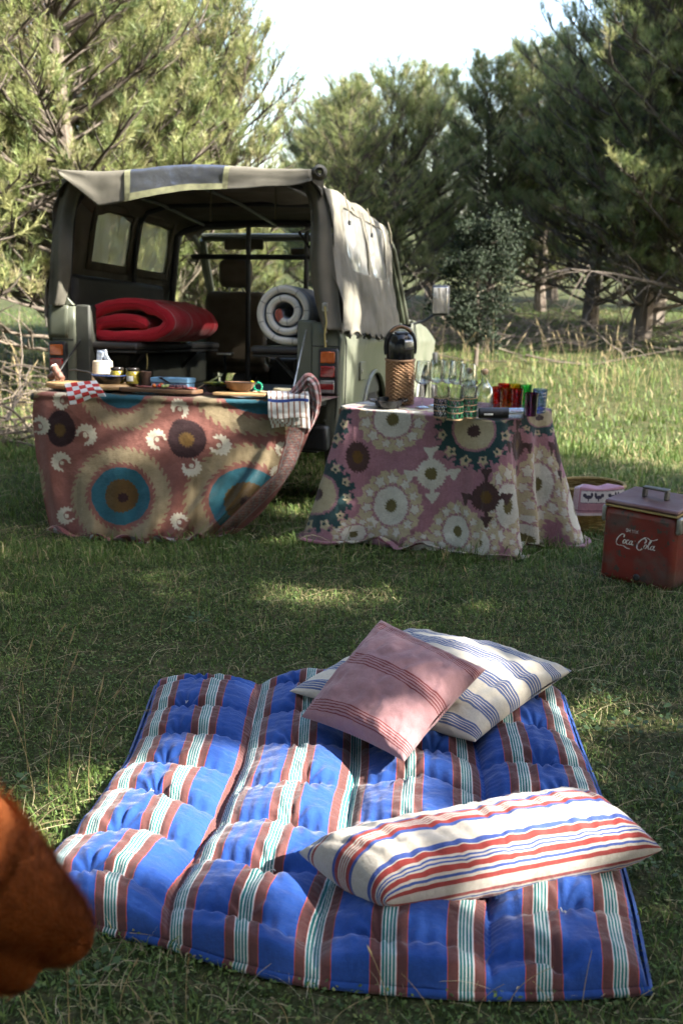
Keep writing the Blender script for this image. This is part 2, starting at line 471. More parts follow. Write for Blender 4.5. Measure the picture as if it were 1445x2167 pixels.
a2 = strands(1500, xs_view(.40, .5), lambda u: 4.6 + 5 * u, .20, .0018, 22)
v, f, s, c = merge([a1, a2])
straw_mat = leaf_mat('dry_straw', trans=.15, rough=.7)
tag(fast('fallen_straw', v, f, s, straw_mat, col=c), 'dry beige grass strands strewn over the turf', 'straw', None, 'stuff')

def stems_mesh(name, spots, label, kind='stuff', cat='grass', w=.0016, seed=3, colr=(.33, .25, .12), seedhead=True):
    mb = MB(); g = random.Random(seed)
    for (p, h, lx, ly) in spots:
        p = np.array(p, float); pts = []
        for i in range(8):
            t = i / 7
            pts.append(p + np.array([lx * t * t, ly * t * t, h * t * (1 - .12 * t * math.hypot(lx, ly) / max(h, .01))]))
        mb.tube(pts, [w * (1 - .55 * i / 7) for i in range(8)], 4)
        if seedhead and g.random() < .7:
            e, d = pts[-1], pts[-1] - pts[-2]; d /= np.linalg.norm(d)
            k = h * .16
            mb.tube([e - d * k * .2, e + d * k * .2, e + d * k * .55, e + d * k], [w * .8, w * 2.3, w * 1.8, w * .3], 5)
    o = mb.build(name, pmat(name + '_colour', colr, .8, (colr[0] * .6, colr[1] * .55, colr[2] * .5), 30))
    return tag(o, label, cat, None, kind)
spots = []
g = random.Random(5)
for (px, py, h, lx) in [(105, 1690, .46, .10), (150, 1660, .30, .02), (190, 1700, .38, .05), (122, 1560, .36, .06), (75, 1700, .28, -.05), (170, 1600, .22, .12), (60, 1640, .34, .03), (215, 1610, .24, .16), (40, 1540, .30, .05), (95, 1450, .24, .08), (240, 1505, .20, .12)]:
    p = ong(px, py); spots.append((p, h * .8, lx * .8, g.uniform(-.05, .05)))
for (px, py, h, lx) in [(420, 1360, .26, .02), (480, 1300, .22, -.05), (905, 1300, .3, .06), (1000, 1290, .2, -.04), (720, 1200, .22, .05), (1280, 1660, .2, .06), (1330, 1590, .16, -.04), (660, 1330, .22, .05), (340, 1350, .25, .09)]:
    p = ong(px, py); spots.append((p, h * .8, lx * .8, g.uniform(-.05, .05)))
for (px, py, h, lx) in [(150, 2200, .42, .02), (180, 2230, .40, .015), (60, 2180, .22, -.06), (115, 2230, .34, -.12), (255, 2150, .18, .05), (395, 2160, .24, .02), (610, 2180, .16, -.04), (820, 2150, .20, -.05), (1010, 2150, .15, .07), (1075, 2140, .20, .12), (1230, 2140, .19, .03), (920, 2190, .20, -.10), (1330, 2150, .15, .10), (330, 2190, .16, -.09), (700, 2180, .12, .1), (1180, 2180, .17, -.08)]:
    p = ong(px, py); spots.append((p, h * .62, lx * .62, g.uniform(-.03, .03)))
stems_mesh('tall_dry_grass', spots, 'tall thin dry grass stems with seed heads around the futon', w=.0011)
spots = []
for i in range(110):
    u = g.random(); px, py = g.choice([(960, 770), (1030, 760), (1180, 800), (1290, 790), (1400, 830), (1290, 830), (40, 860), (70, 900), (20, 800)])
    p = ong(px + g.gauss(0, 40), py + g.gauss(0, 12)); k = p[1] / 12
    spots.append((p, (.28 + .45 * g.random()) * min(1, k + .15), g.gauss(0, .14), g.gauss(0, .14)))
stems_mesh('meadow_straw', spots, 'pale dry grass stems standing in the far meadow', w=.0024, seed=9, colr=(.38, .30, .16))
# low ground cover: tiny leaves close to the soil
g2 = np.random.default_rng(51); n = 62000
y = 1.45 + 4.0 * g2.random(n)**.85; x = (g2.random(n) * 2 - 1) * (y * .40 + .3); m = np.ones(n, bool)
for P in NO_GRASS: m &= ~in_poly(x, y, P)
m &= (fbm(x * 2.2 + 11, y * 2.2 + 3, 3) + .12 * g2.standard_normal(n)) > -.10
x, y = x[m], y[m]; n = len(x)
b = np.stack([x, y, terrain_z(x, y) + .004 + .022 * g2.random(n)**1.5], 1); az = g2.random(n) * 6.283
d = np.stack([np.cos(az), np.sin(az), g2.normal(.25, .35, n)], 1); d /= np.linalg.norm(d, axis=1, keepdims=True)
q = np.cross(d, np.array([0, 0, 1.0]) + g2.normal(0, .3, (n, 3))); q /= np.linalg.norm(q, axis=1, keepdims=True); L = (.006 + .008 * g2.random((n, 1)))
V = np.stack([b, b + d * L * .55 + q * L * .34, b + d * L, b, b + d * L, b + d * L * .55 - q * L * .34], 1)
pal = np.array([(.085, .135, .030), (.12, .165, .040), (.055, .095, .022), (.165, .185, .055), (.20, .16, .08)]); C = pal[g2.choice(5, n, p=[.34, .26, .22, .12, .06])] * (.7 + .6 * g2.random((n, 1)))
tag(tris('ground_cover', V, grass_mat, col=np.repeat(C, 6, 0)), 'tiny green leaves of the mossy turf around the futon', 'ground cover', None, 'stuff')
# small leafy weeds by the futon edge
mb_v = []; mb_c = []
for (px, py, k) in [(300, 2000, 16), (255, 2040, 14), (330, 2035, 12), (70, 1690, 12), (1290, 1500, 14), (1330, 1560, 16), (1400, 1550, 14), (1260, 1560, 10), (1420, 1700, 12), (1390, 1860, 12), (420, 1330, 10), (210, 2080, 12), (520, 2100, 10), (820, 2120, 10), (1100, 2120, 10)]:
    c0 = ong(px, py)
    if in_poly(np.array([c0[0]]), np.array([c0[1] + .11]), FUTON_POLY)[0] or in_poly(np.array([c0[0]]), np.array([c0[1]]), FUTON_POLY)[0]: continue
    for i in range(k):
        a = g.random() * 6.28; r = .06 * g.random()**.6; h = .015 + .05 * g.random(); L = .012 + .014 * g.random(); wv = L * .45
        b = c0 + np.array([r * math.cos(a), r * math.sin(a), h]); d = np.array([math.cos(a + g.gauss(0, .6)), math.sin(a + g.gauss(0, .6)), .35]); d /= np.linalg.norm(d)
        q = np.cross(d, [0, 0, 1.]); q /= np.linalg.norm(q)
        P = [b, b + d * L * .5 + q * wv, b + d * L, b + d * L * .5 - q * wv]
        mb_v += [P[0], P[1], P[2], P[0], P[2], P[3]]
        mb_c += [np.array((.05, .085, .03)) * (.7 + .8 * g.random())] * 6
tag(tris('leafy_weeds', np.array(mb_v), grass_mat, col=np.array(mb_c)), 'small round-leaved green weeds in the turf', 'weeds', None, 'stuff')

# ================================================================== TREES
bark = pmat('pine_bark', (.085, .065, .050), .95, (.18, .15, .12), 9, bump_s=.8, bump_scale=30, stretch=(1, 1, .25))
twigm = pmat('dead_twig_wood', (.17, .14, .105), .9, (.09, .07, .055), 14)
needles = leaf_mat('pine_needles', trans=.38, rough=.5)
branch_bark = pmat('branch_bark', (.060, .047, .036), .95, (.10, .082, .065), 9)
darkleaf = leaf_mat('holm_oak_leaves', trans=.25, rough=.85)
def expand_shoots(pos, dr, L, col, k, nl, w, g, spread=(.3, 1.0)):
    n = len(pos)
    t = g.random((n, k)); az = g.random((n, k)) * 2 * np.pi; al = spread[0] + (spread[1] - spread[0]) * g.random((n, k))
    ref = np.where(np.abs(dr[:, 2:3]) < .9, np.array([[0, 0, 1.0]]), np.array([[1.0, 0, 0]]))
    a = np.cross(dr, ref); a /= np.linalg.norm(a, axis=1, keepdims=True); b = np.cross(dr, a)
    base = pos[:, None] + dr[:, None] * (t * L[:, None])[..., None]
    nd = dr[:, None] * np.cos(al)[..., None] + (a[:, None] * np.cos(az)[..., None] + b[:, None] * np.sin(az)[..., None]) * np.sin(al)[..., None]
    ln = nl * (.7 + .6 * g.random((n, k))) * (L / L.mean())[:, None]**.5
    sd = np.cross(nd, g.standard_normal((n, k, 3))); sd /= np.linalg.norm(sd, axis=-1, keepdims=True) + 1e-9
    V = np.stack([base - sd * w, base + sd * w, base + nd * ln[..., None]], 2)
    C = np.repeat(col[:, None] * (.8 + .4 * g.random((n, k, 1))), 3, 1).reshape(n, k * 3, 3) if False else np.repeat((col[:, None] * (.8 + .4 * g.random((n, k, 1)))).reshape(-1, 3), 3, 0)
    return V.reshape(-1, 3), C
PINE = np.array([(.150, .185, .064), (.200, .225, .080), (.265, .268, .112), (.100, .134, .050), (.33, .30, .155)])
def pine_skeleton(seed, H, Rm, whorl=.30, nb=6, zlow=.55, twig=9, crown0=.16):
    """trunk polyline, branch polylines and shoots (pos, dir, length, colour) of a bushy young pine"""
    g = random.Random(seed); 
    lean = np.array([g.gauss(0, .05), g.gauss(0, .05), 0])
    tp = [np.array([0, 0, -.15])]
    for i in range(1, 10):
        t = i / 9; tp.append(lean * H * t * t * 1.5 + np.array([g.gauss(0, .03), g.gauss(0, .03), H * t]))
    trunk_at = lambda z: tp[0] + (np.array([np.interp(z, [p[2] for p in tp], [p[k] for p in tp]) for k in range(3)]) - tp[0])
    br = []; sh = []; dead = []
    z = zlow
    while z < H * .985:
        f = z / H
        prof = (1 - .86 * max(0, f - .35)**2.3 / (.65**2.3)) * (.75 + .25 * min(1, f / .3))
        for k in range(nb if f < .8 else 6):
            a = g.random() * 6.283; L = Rm * prof * g.uniform(.65, 1.18) + .12
            up = g.uniform(.05, .45) + .75 * f**2
            d = np.array([math.cos(a), math.sin(a), up]); d /= np.linalg.norm(d)
            p = trunk_at(z + g.uniform(-.1, .1)); pts = [p]; m = 6; dd = d.copy()
            for i in range(m):
                dd = dd + np.array([g.gauss(0, .10), g.gauss(0, .10), .06 + g.gauss(0, .05)]); dd /= np.linalg.norm(dd)
                p = p + dd * L / m; pts.append(p)
            r0 = .010 + .016 * L * (1 - f * .5)
            isdead = f < crown0 and g.random() < .8
            (dead if isdead else br).append((pts, [r0 * (1 - .85 * i / m) for i in range(m + 1)]))
            nt = max(3, int(twig * (L / Rm) + 2))
            for j in range(nt):
                t = g.uniform(.12 if not isdead else .2, 1.0)**.75; q = t * m; i = min(int(q), m - 1)
                b = pts[i] + (pts[i + 1] - pts[i]) * (q - i)
                sd = np.cross(dd, [0, 0, 1.0]); sd /= np.linalg.norm(sd) + 1e-9
                td = dd * g.uniform(.4, 1.0) + sd * g.choice((-1, 1)) * g.uniform(.2, 1.0) + np.array([0, 0, g.uniform(-.1, .65)]); td /= np.linalg.norm(td)
                tl = g.uniform(.18, .5) * (1.15 - .5 * t) * (.6 + .5 * L / Rm)
                e = b + td * tl + np.array([0, 0, .05])
                (dead if isdead else br).append(([b, (b + e) / 2 + np.array([0, 0, -.015]), e], [r0 * .35 + .002, r0 * .25 + .001, .0015]))
                if isdead: continue
                base_c = PINE[g.choices(range(5), (3, 4, 3, 2, 1.2))[0]] * g.uniform(.8, 1.2)
                ns = g.choice((2, 3, 3, 4))
                for q_ in range(ns):
                    u = .35 + .65 * (q_ + g.random()) / ns
                    sp = b + (e - b) * u
                    sdv = td * .8 + np.array([g.gauss(0, .45), g.gauss(0, .45), .45 + g.gauss(0, .25)]); sdv /= np.linalg.norm(sdv)
                    sh.append((sp, sdv, g.uniform(.10, .22), base_c * g.uniform(.85, 1.15)))
        z += whorl * g.uniform(.7, 1.3)
    return tp, br, dead, sh
def batch_tubes(name, polys, n, mat, parent):
    V = []; F = []; base = 0
    for m in sorted({len(p[0]) for p in polys}):
        P = np.array([p[0] for p in polys if len(p[0]) == m]); Rr = np.array([p[1] for p in polys if len(p[0]) == m]); k = len(P)
        T = np.gradient(P, axis=1); T /= np.linalg.norm(T, axis=2, keepdims=True) + 1e-9
        ref = np.array([.31, .17, .93]); A = np.cross(T, ref); A /= np.linalg.norm(A, axis=2, keepdims=True) + 1e-9; B = np.cross(A, T)
        q = 2 * np.pi * np.arange(n) / n
        W = P[:, :, None] + Rr[:, :, None, None] * (A[:, :, None] * np.cos(q)[None, None, :, None] + B[:, :, None] * np.sin(q)[None, None, :, None])
        idx = base + np.arange(k * m * n).reshape(k, m, n); nx = np.roll(idx, -1, 2)
        F.append(np.stack([idx[:, :-1], nx[:, :-1], nx[:, 1:], idx[:, 1:]], -1).reshape(-1, 4)); V.append(W.reshape(-1, 3)); base += k * m * n
    F = np.concatenate(F)
    return fast(name, np.concatenate(V), F, np.arange(0, F.size, 4), mat, parent=parent, smooth=True)
def make_tree(name, seed, H, Rm, label, group, k=20, nl=.105, w=.0046, cut=None, **kw):
    tp, br, dead, sh = pine_skeleton(seed, H, Rm, **kw)
    root = empty(name)
    tag(root, label, 'tree', group)
    mb = MB(); r0 = .022 * H + .02
    mb.tube(tp, [r0 * (1.25 if i == 0 else 1) * (1 - .93 * i / 9) for i in range(10)], 9); tr = mb.build('trunk', bark, root)
    if cut is not None:
        bad = cut(np.array([q[0][-1] for q in br])) | cut(np.array([q[0][len(q[0]) // 2] for q in br])) | cut(np.array([q[0][len(q[0]) // 3] for q in br])) | cut(np.array([q[0][-2] for q in br])); br = [q for q, b_ in zip(br, bad) if not b_]; dead = []
    o = batch_tubes('branches', br, 3, branch_bark, root); o['kind'] = 'stuff'
    if dead:
        o = batch_tubes('dead_branches', dead, 4, twigm, root); o['kind'] = 'stuff'
    g = np.random.default_rng(seed)
    P = np.array([s[0] for s in sh]); D = np.array([s[1] for s in sh]); L = np.array([s[2] for s in sh]); C = np.array([s[3] for s in sh])
    if cut is not None:
        m = ~cut(P); P, D, L, C = P[m], D[m], L[m], C[m]
    V, C = expand_shoots(P, D, L, C, k, nl, w, g)
    o = tris('crown', V, needles, parent=root, col=C); o['kind'] = 'stuff'
    return root
def copy_tree(o, parent=None):
    c = o.copy(); COL.objects.link(c); c.parent = parent
    for ch in o.children: copy_tree(ch, c)
    return c
def put(o, x, y, s=1.0, rz=0.0, dz=0.0):
    o.location = (x, y, gz(x, y) - .03 + dz); o.scale = (s, s, s); o.rotation_euler = (0, 0, rz)
    return o
GP = 'pines around the clearing'
protoA = make_tree('pine_tree', 101, 6.6, 2.1, '', GP, k=19, nb=9, whorl=.25, twig=15, crown0=.10)
protoB = make_tree('pine_tree', 102, 6.0, 1.9, '', GP, k=19, nb=9, whorl=.25, twig=15, crown0=.14)
protoC = make_tree('pine_tree', 103, 7.4, 2.3, '', GP, k=18, nb=8, whorl=.27, twig=14, crown0=.22)
protoD = make_tree('pine_tree', 104, 5.2, 1.7, '', GP, k=18, nb=8, whorl=.25, twig=13, crown0=.14)
used = set()
PINES = [
    # proto, x, y, scale, rot, label
    (protoA, -5.0, 10.6, 1.12, .3, 'sunlit bushy pine at the left edge of the clearing, nearest on that side'),
    (protoB, -3.1, 12.2, 1.05, 1.4, 'sunlit pale green pine rising straight behind the canvas roof of the vehicle'),
    (protoA, -1.95, 14.2, .76, 2.6, 'sunlit pine with a feathery tip left of the sky gap'),
    (protoC, -6.6, 14.0, 1.15, .9, 'tall pine partly hidden behind the sunlit pines on the left'),
    (protoB, -4.4, 16.0, 1.35, 4.0, 'tall pine crown showing above the row on the upper left'),
    (protoC, .1, 20.5, .60, 5.0, 'small pine in the gap just right of the vehicle roof'),
    (protoD, 1.15, 21.5, .95, 2.0, 'rounded green pine in the middle of the tree line below the sky'),
    (protoB, 3.5, 24.0, .88, 3.3, 'distant pine between the middle pine and the dark right-hand group'),
    (protoC, 5.1, 20.8, .90, .2, 'dark pine with a thick trunk, first of the right-hand group'),
    (protoC, 5.5, 18.6, 1.02, 1.9, 'tall dark pine with a thick trunk in the middle of the right-hand group'),
    (protoA, 6.3, 17.4, 1.16, 3.7, 'tall dark pine with hanging boughs at the right edge of the picture'),
    (protoB, 6.6, 21.5, 1.35, 5.2, 'tall pine behind the dark right-hand group'),
    (protoA, 8.3, 20.0, 1.35, 1.0, 'tallest pine at the far upper right, mostly behind nearer boughs'),
    (protoB, 2.6, 30.0, 1.0, .5, 'far pine closing the tree line below the sky gap'),
    (protoA, -.6, 28.0, .74, 2.2, 'far pine closing the tree line behind the vehicle cab'),
    (protoC, 6.0, 29.0, .88, 4.4, 'far pine seen between the trunks on the right'),
    (protoD, -9.0, 11.5, 1.5, 3.0, 'pine standing just past the left edge of the picture'),
    (protoB, -7.6, 17.0, 1.5, .4, 'tall pine in the second row on the upper left'),
    (protoA, -3.0, 18.0, .98, 5.5, 'pine in the second row behind the vehicle roof'),
    (protoA, 7.6, 16.2, 1.0, .6, 'pine with sunlit tufts just inside the right edge of the picture'),
    (protoB, 4.9, 25.0, .95, 2.4, 'dark pine in the second row of the right-hand group'),
    (protoD, -.3, 25.0, .98, 1.1, 'pine in the second row behind the vehicle cab'),
    (protoD, 9.6, 26.0, 1.6, 3.0, 'far pine beyond the right-hand group'),
]
for pr, x, y, s, rz, lab in PINES:
    o = pr if id(pr) not in used else copy_tree(pr)
    used.add(id(pr))
    put(o, x, y, s, rz); o['label'] = lab

# unseen pines to the right shade the picnic; crowns carved to place sun patches
def corridor(p0, ex, ey, poly):
    p0, ex, ey = (np.array(q, float) for q in (p0, ex, ey)); n = np.cross(ex, ey)
    poly = [tuple(q) for q in poly]
    def test(P):
        t = ((P - p0) @ n) / (SUN @ n)
        Q = P - t[:, None] * SUN - p0
        a, b = Q @ ex, Q @ ey; r = np.zeros(len(P), bool)
        for da, db in ((0, 0), (.07, 0), (-.07, 0), (0, .07), (0, -.07)): r |= in_poly(a + da, b + db, poly)
        return r
    return test
def flat_poly(z, pts): return corridor((0, 0, z), (1, 0, 0), (0, 1, 0), [onz(px, py, z)[:2] for px, py in pts])
LIGHT = [
    flat_poly(.06, [(262, 1605), (440, 1572), (520, 1590), (640, 1585), (770, 1600), (900, 1575), (1000, 1600), (1010, 1640), (900, 1720), (760, 1750), (650, 1815), (480, 1830), (390, 1915), (140, 1900), (60, 1850), (60, 1790), (200, 1690)]),
    flat_poly(.16, [(690, 1775), (1190, 1650), (1345, 1730), (1300, 1775), (1100, 1800), (860, 1850)]),
    flat_poly(.16, [(900, 1335), (1215, 1420), (1120, 1520), (990, 1560), (960, 1480), (1010, 1420)]),
    flat_poly(.05, [(1225, 1510), (1480, 1470), (1480, 1590), (1270, 1640)]),
    flat_poly(.05, [(1360, 1690), (1480, 1670), (1480, 1740), (1380, 1760)]),
    flat_poly(.05, [(640, 1235), (860, 1225), (840, 1262), (660, 1270)]),
    flat_poly(.05, [(1090, 1260), (1200, 1250), (1180, 1290), (1100, 1300)]),
    flat_poly(.05, [(420, 1215), (520, 1205), (500, 1240), (430, 1245)]),
    flat_poly(.05, [(900, 1225), (1010, 1215), (1000, 1245), (910, 1250)]),
    flat_poly(.05, [(60, 1380), (150, 1360), (160, 1400), (80, 1420)]),
    flat_poly(.05, [(1260, 1320), (1330, 1310), (1330, 1345), (1270, 1350)]),
    flat_poly(.05, [(1400, 1850), (1480, 1830), (1480, 1930), (1410, 1950)]),
    flat_poly(.05, [(200, 1290), (300, 1275), (310, 1310), (220, 1325)]),
    flat_poly(.05, [(1340, 1400), (1440, 1390), (1440, 1420), (1350, 1430)]),
    flat_poly(.05, [(40, 1670), (200, 1640), (190, 1800), (60, 1810)]),
    flat_poly(.05, [(1010, 1890), (1230, 1850), (1290, 1900), (1060, 1960)]),
    flat_poly(.60, [(-220, 1600), (60, 1640), (170, 1900), (80, 1960), (-220, 1930)]),
    flat_poly(.60, [(715, 850), (880, 835), (900, 870), (840, 885), (720, 880)]),
    flat_poly(.64, [(1000, 800), (1175, 800), (1160, 880), (1040, 885)]),
    corridor(VW((.8, 0, 0)), VM[:, 1], VM[:, 2], [(.05, 1.45), (.5, 1.36), (.9, 1.3), (1.7, 1.38), (1.8, 1.95), (.02, 2.0)]),
    corridor(VW((.8, 0, 0)), VM[:, 1], VM[:, 2], [(2.7, .5), (3.2, .5), (3.5, 1.2), (2.8, 1.2)]),
    corridor(VW((.8, 0, 0)), VM[:, 1], VM[:, 2], [(.12, .5), (.45, .5), (.5, 1.2), (.1, 1.2)]),
    corridor(VW((0, 0, .74)), VM[:, 0], VM[:, 1], [(-.85, -.42), (-.35, -.45), (-.1, -.35), (-.2, -.1), (-.8, -.1)]),
    corridor(VW((0, 0, .66)), VM[:, 0], VM[:, 1], [(.1, -.62), (.72, -.62), (.7, -.2), (.2, -.3)]),
    corridor(VW((0, 0, 1.86)), VM[:, 0], VM[:, 1], [(-.8, -.3), (.8, -.3), (.8, 1.9), (-.8, 1.9)]),
]
SHADE = [(6.1, -.9, 111), (6.4, .9, 112), (6.9, 2.0, 113), (5.2, -2.3, 114), (7.3, 3.5, 115), (8.3, -.3, 116), (8.6, 1.6, 117), (6.6, -3.4, 120), (4.7, 3.1, 121), (5.3, 4.9, 122)]
for x, y, sd in SHADE:
    z0 = gz(x, y)
    off = np.array([x, y, z0 - .03])
    def cutter(P, off=off):
        m = np.zeros(len(P), bool)
        for t in LIGHT: m |= t(P + off)
        return m
    o = make_tree('pine_tree', sd, 7.6, 1.9, 'unseen pine shading the picnic, its crown carved to let sun patches through', 'unseen shade pines with carved crowns', k=8, nl=.14, w=.0155, cut=cutter, nb=7, whorl=.28, twig=10)
    o.location = off.tolist()
for i, (x, y, s) in enumerate([(-6.0, 3.4, 1.55), (-6.2, 6.8, 1.3), (3.3, -5.2, 1.55), (-2.4, -5.4, 1.55), (.4, -5.6, 1.6), (-5.4, .6, 1.6), (-5.0, -2.6, 1.6), (5.6, -5.2, 1.4)]):  # ring of unseen pines, added to dim the sky light in the clearing
    o = copy_tree((protoB, protoC, protoA)[i % 3]); put(o, x, y, s, i * 1.3)
    tag(o, 'unseen pine added around the clearing to block sky light', 'tree', 'unseen pines added to block sky light')

# dark holm-oak sapling in front of the right-hand pines
def oak(label, seed, H, R, n):
    g = np.random.default_rng(seed); gr = random.Random(seed)
    root = empty('holm_oak_sapling'); tag(root, label, 'sapling')
    mb = MB(); mb.tube([(0, 0, -.1), (.02, 0, H * .3), (-.02, .02, H * .6), (0, 0, H * .95)], [.035, .028, .018, .005], 7); mb.build('trunk', bark, root)
    mb = MB(); C0 = []
    for i in range(34):
        z = H * gr.uniform(.18, .95); a = gr.random() * 6.28; f = z / H
        L = R * (1 - abs(f - .55)**1.6 * 1.6) * gr.uniform(.5, 1.1); e = np.array([L * math.cos(a), L * math.sin(a), z + L * .45])
        mb.tube([(0, 0, z), e * [.5, .5, 0] + np.array([0, 0, z + L * .15]), e], [.009, .006, .002], 4, caps=False)
        for k in range(6): C0.append((e * [1, 1, 0]) * gr.uniform(.35, 1.05) + np.array([gr.gauss(0, .07), gr.gauss(0, .07), z + L * .3 + gr.gauss(0, .09)]))
    o = mb.build('branches', bark, root); o['kind'] = 'stuff'
    C0 = np.array(C0); idx = g.integers(0, len(C0), n); c = C0[idx] + g.normal(0, .055, (n, 3))
    d = g.standard_normal((n, 3)); d /= np.linalg.norm(d, axis=1, keepdims=True); q = np.cross(d, g.standard_normal((n, 3))); q /= np.linalg.norm(q, axis=1, keepdims=True)
    L = .035 + .03 * g.random((n, 1)); V = np.stack([c, c + d * L * .5 + q * L * .35, c + d * L, c, c + d * L, c + d * L * .5 - q * L * .35], 1)
    col = np.repeat(np.array([.017, .026, .013]) * (.6 + .9 * g.random((n, 1))), 6, 0)
    o = tris('crown', V, darkleaf, parent=root, col=col); o['kind'] = 'stuff'
    return root
p = ong(1005, 775); put(oak('small dark grey-green holm oak standing alone beyond the drinks table', 5, 2.1, .72, 9500), p[0], p[1], 1.0)

# dead brushwood beside the vehicle on the left
def brush(name, cx, cy, n, label, seed, spread=.9, L=1.2, up=.35):
    g = random.Random(seed); mb = MB()
    for i in range(n):
        x, y = cx + g.gauss(0, spread), cy + g.gauss(0, spread * .7); z = gz(x, y)
        p = np.array([x, y, z + abs(g.gauss(.05, .25))]); a = g.random() * 6.28; d = np.array([math.cos(a), math.sin(a) * .6, g.gauss(up * .5, up)]); d /= np.linalg.norm(d)
        l = L * g.uniform(.35, 1.2); pts = [p]; dd = d.copy()
        for k in range(6):
            dd = dd + np.array([g.gauss(0, .22), g.gauss(0, .2), g.gauss(-.05, .2)]); dd /= np.linalg.norm(dd); q = pts[-1] + dd * l / 6
            q[2] = max(q[2], gz(q[0], q[1]) + .01); pts.append(q)
        r = g.uniform(.006, .016); mb.tube(pts, [r * (1 - .8 * k / 6) for k in range(7)], 5)
        for k in range(3):
            b = pts[g.randint(1, 5)]; e = b + np.array([g.gauss(0, .22), g.gauss(0, .2), g.gauss(.06, .14)])
            mb.tube([b, (b + e) / 2 + np.array([0, 0, .02]), e], [r * .5, r * .35, .0015], 4)
    return tag(mb.build(name, twigm), label, 'branches', None, 'stuff')
brush('dead_brushwood', -3.35, 9.3, 120, 'tangle of bleached dead branches left of the vehicle', 4, .75, 1.3)
brush('dead_undergrowth', 4.6, 17.2, 90, 'bare grey boughs under the dark right-hand pines', 8, 1.6, 2.6, .3)
brush('dead_undergrowth', 1.6, 18.5, 130, 'brown bare twigs below the middle pine beside the vehicle', 12, 1.2, 1.8, .5)
# one long bare bough reaching down from the right-hand pine
mb = MB()
pts = [np.array([6.3, 17.4, .30]), np.array([5.6, 16.8, .42]), np.array([4.9, 16.3, .58]), np.array([4.2, 15.9, .72]), np.array([3.5, 15.6, .80])]
mb.tube(pts, [.045, .036, .028, .02, .008], 7)
for i in range(26):
    k = g.randint(1, 4); b = pts[k - 1] + (pts[k] - pts[k - 1]) * g.random(); e = b + np.array([g.gauss(-.35, .3), g.gauss(0, .3), g.gauss(-.15, .35)])
    mb.tube([b, (b + e) / 2 + np.array([0, 0, .05]), e], [.014, .009, .002], 4)
bough = mb.build('bare_bough', branch_bark)
_t = [q for q in bpy.data.objects if q.get('label', '').startswith('tall dark pine with hanging boughs')][0]
bough.parent = _t; bough.matrix_parent_inverse = (Matrix.Translation(_t.location) @ _t.rotation_euler.to_matrix().to_4x4() @ Matrix.Scale(_t.scale[0], 4)).inverted()

# ================================================================== OFF-ROAD VEHICLE
paint = pmat('olive_paint', (.090, .100, .070), .42, (.135, .138, .105), 4, lo=.4, hi=.75, coat=.12, bump_s=.06, bump_scale=7)
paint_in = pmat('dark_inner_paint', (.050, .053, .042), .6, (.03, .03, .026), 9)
canvasm = pmat('weathered_canvas', (.165, .152, .122), .9, (.095, .090, .072), 4.5, bump_s=.25, bump_scale=420, spec=.15)
canvas_d = pmat('canvas_lining', (.13, .115, .085), .95, (.09, .08, .06), 6, spec=.1)
blackp = pmat('black_plastic', (.018, .018, .018), .45, (.03, .03, .03), 20)
rubber = pmat('tyre_rubber', (.022, .021, .020), .85, (.045, .04, .035), 14)
steel = pmat('dull_steel', (.42, .42, .40), .4, (.25, .24, .22), 30, metal=.9)
vinyl = pmat('black_vinyl', (.028, .027, .028), .42, (.05, .047, .045), 8, bump_s=.15, bump_scale=60)
seatcloth = pmat('brown_seat_cloth', (.16, .125, .09), .9, (.11, .085, .06), 10, bump_s=.2, bump_scale=200)
amber = pmat('amber_lens', (.55, .12, .015), .22, (.42, .08, .01), 40, coat=.5, bump_s=.2, bump_scale=250)
redlens = pmat('red_lens', (.30, .012, .012), .22, (.2, .008, .008), 40, coat=.5, bump_s=.2, bump_scale=250)
clearlens = pmat('clear_lens', (.30, .27, .25), .25, (.2, .18, .17), 40, coat=.5, bump_s=.2, bump_scale=250)
def mix_glass(name, tint, transp, rough=.05, gcol=(1, 1, 1), bumps=0, bscale=6, translucent=0.0, tcol=(.6, .6, .4)):
    m, nt, o = new_mat(name)
    t = N(nt, 'ShaderNodeBsdfTransparent'); t.inputs[0].default_value = (*tint, 1)
    gl = N(nt, 'ShaderNodeBsdfGlossy'); gl.inputs['Roughness'].default_value = rough; gl.inputs['Color'].default_value = (*gcol, 1)
    mx = N(nt, 'ShaderNodeMixShader'); mx.inputs[0].default_value = 1 - transp
    a, b = t.outputs[0], gl.outputs[0]
    if translucent:
        tr = N(nt, 'ShaderNodeBsdfTranslucent'); tr.inputs[0].default_value = (*tcol, 1)
        df = N(nt, 'ShaderNodeBsdfDiffuse'); df.inputs[0].default_value = (*tcol, 1)
        m1 = N(nt, 'ShaderNodeMixShader'); m1.inputs[0].default_value = .35; nt.links.new(tr.outputs[0], m1.inputs[1]); nt.links.new(df.outputs[0], m1.inputs[2])
        m2 = N(nt, 'ShaderNodeMixShader'); m2.inputs[0].default_value = translucent; nt.links.new(a, m2.inputs[1]); nt.links.new(m1.outputs[0], m2.inputs[2]); a = m2.outputs[0]
    nt.links.new(a, mx.inputs[1]); nt.links.new(b, mx.inputs[2])
    if bumps:
        nt.links.new(bump(nt, noise_fac(nt, bscale, 3, 0, 1), bumps, .03), gl.inputs['Normal'])
    nt.links.new(mx.outputs[0], o.inputs[0])
    return m
plastic_l = mix_glass('cloudy_plastic_window', (.85, .85, .70), .93, .25, (.8, .8, .75), .5, 14, translucent=.62, tcol=(.62, .60, .44))
plastic_r = mix_glass('shiny_plastic_window', (.55, .55, .52), .62, .22, (.9, .9, .88), .5, 9, translucent=.75, tcol=(.62, .60, .55))
plastic_f = mix_glass('flap_plastic_window', (.35, .36, .42), .62, .25, (.45, .47, .52), .6, 10, translucent=.85, tcol=(.20, .21, .25))
windscreen = mix_glass('windscreen_glass', (.78, .82, .78), .90, .03)

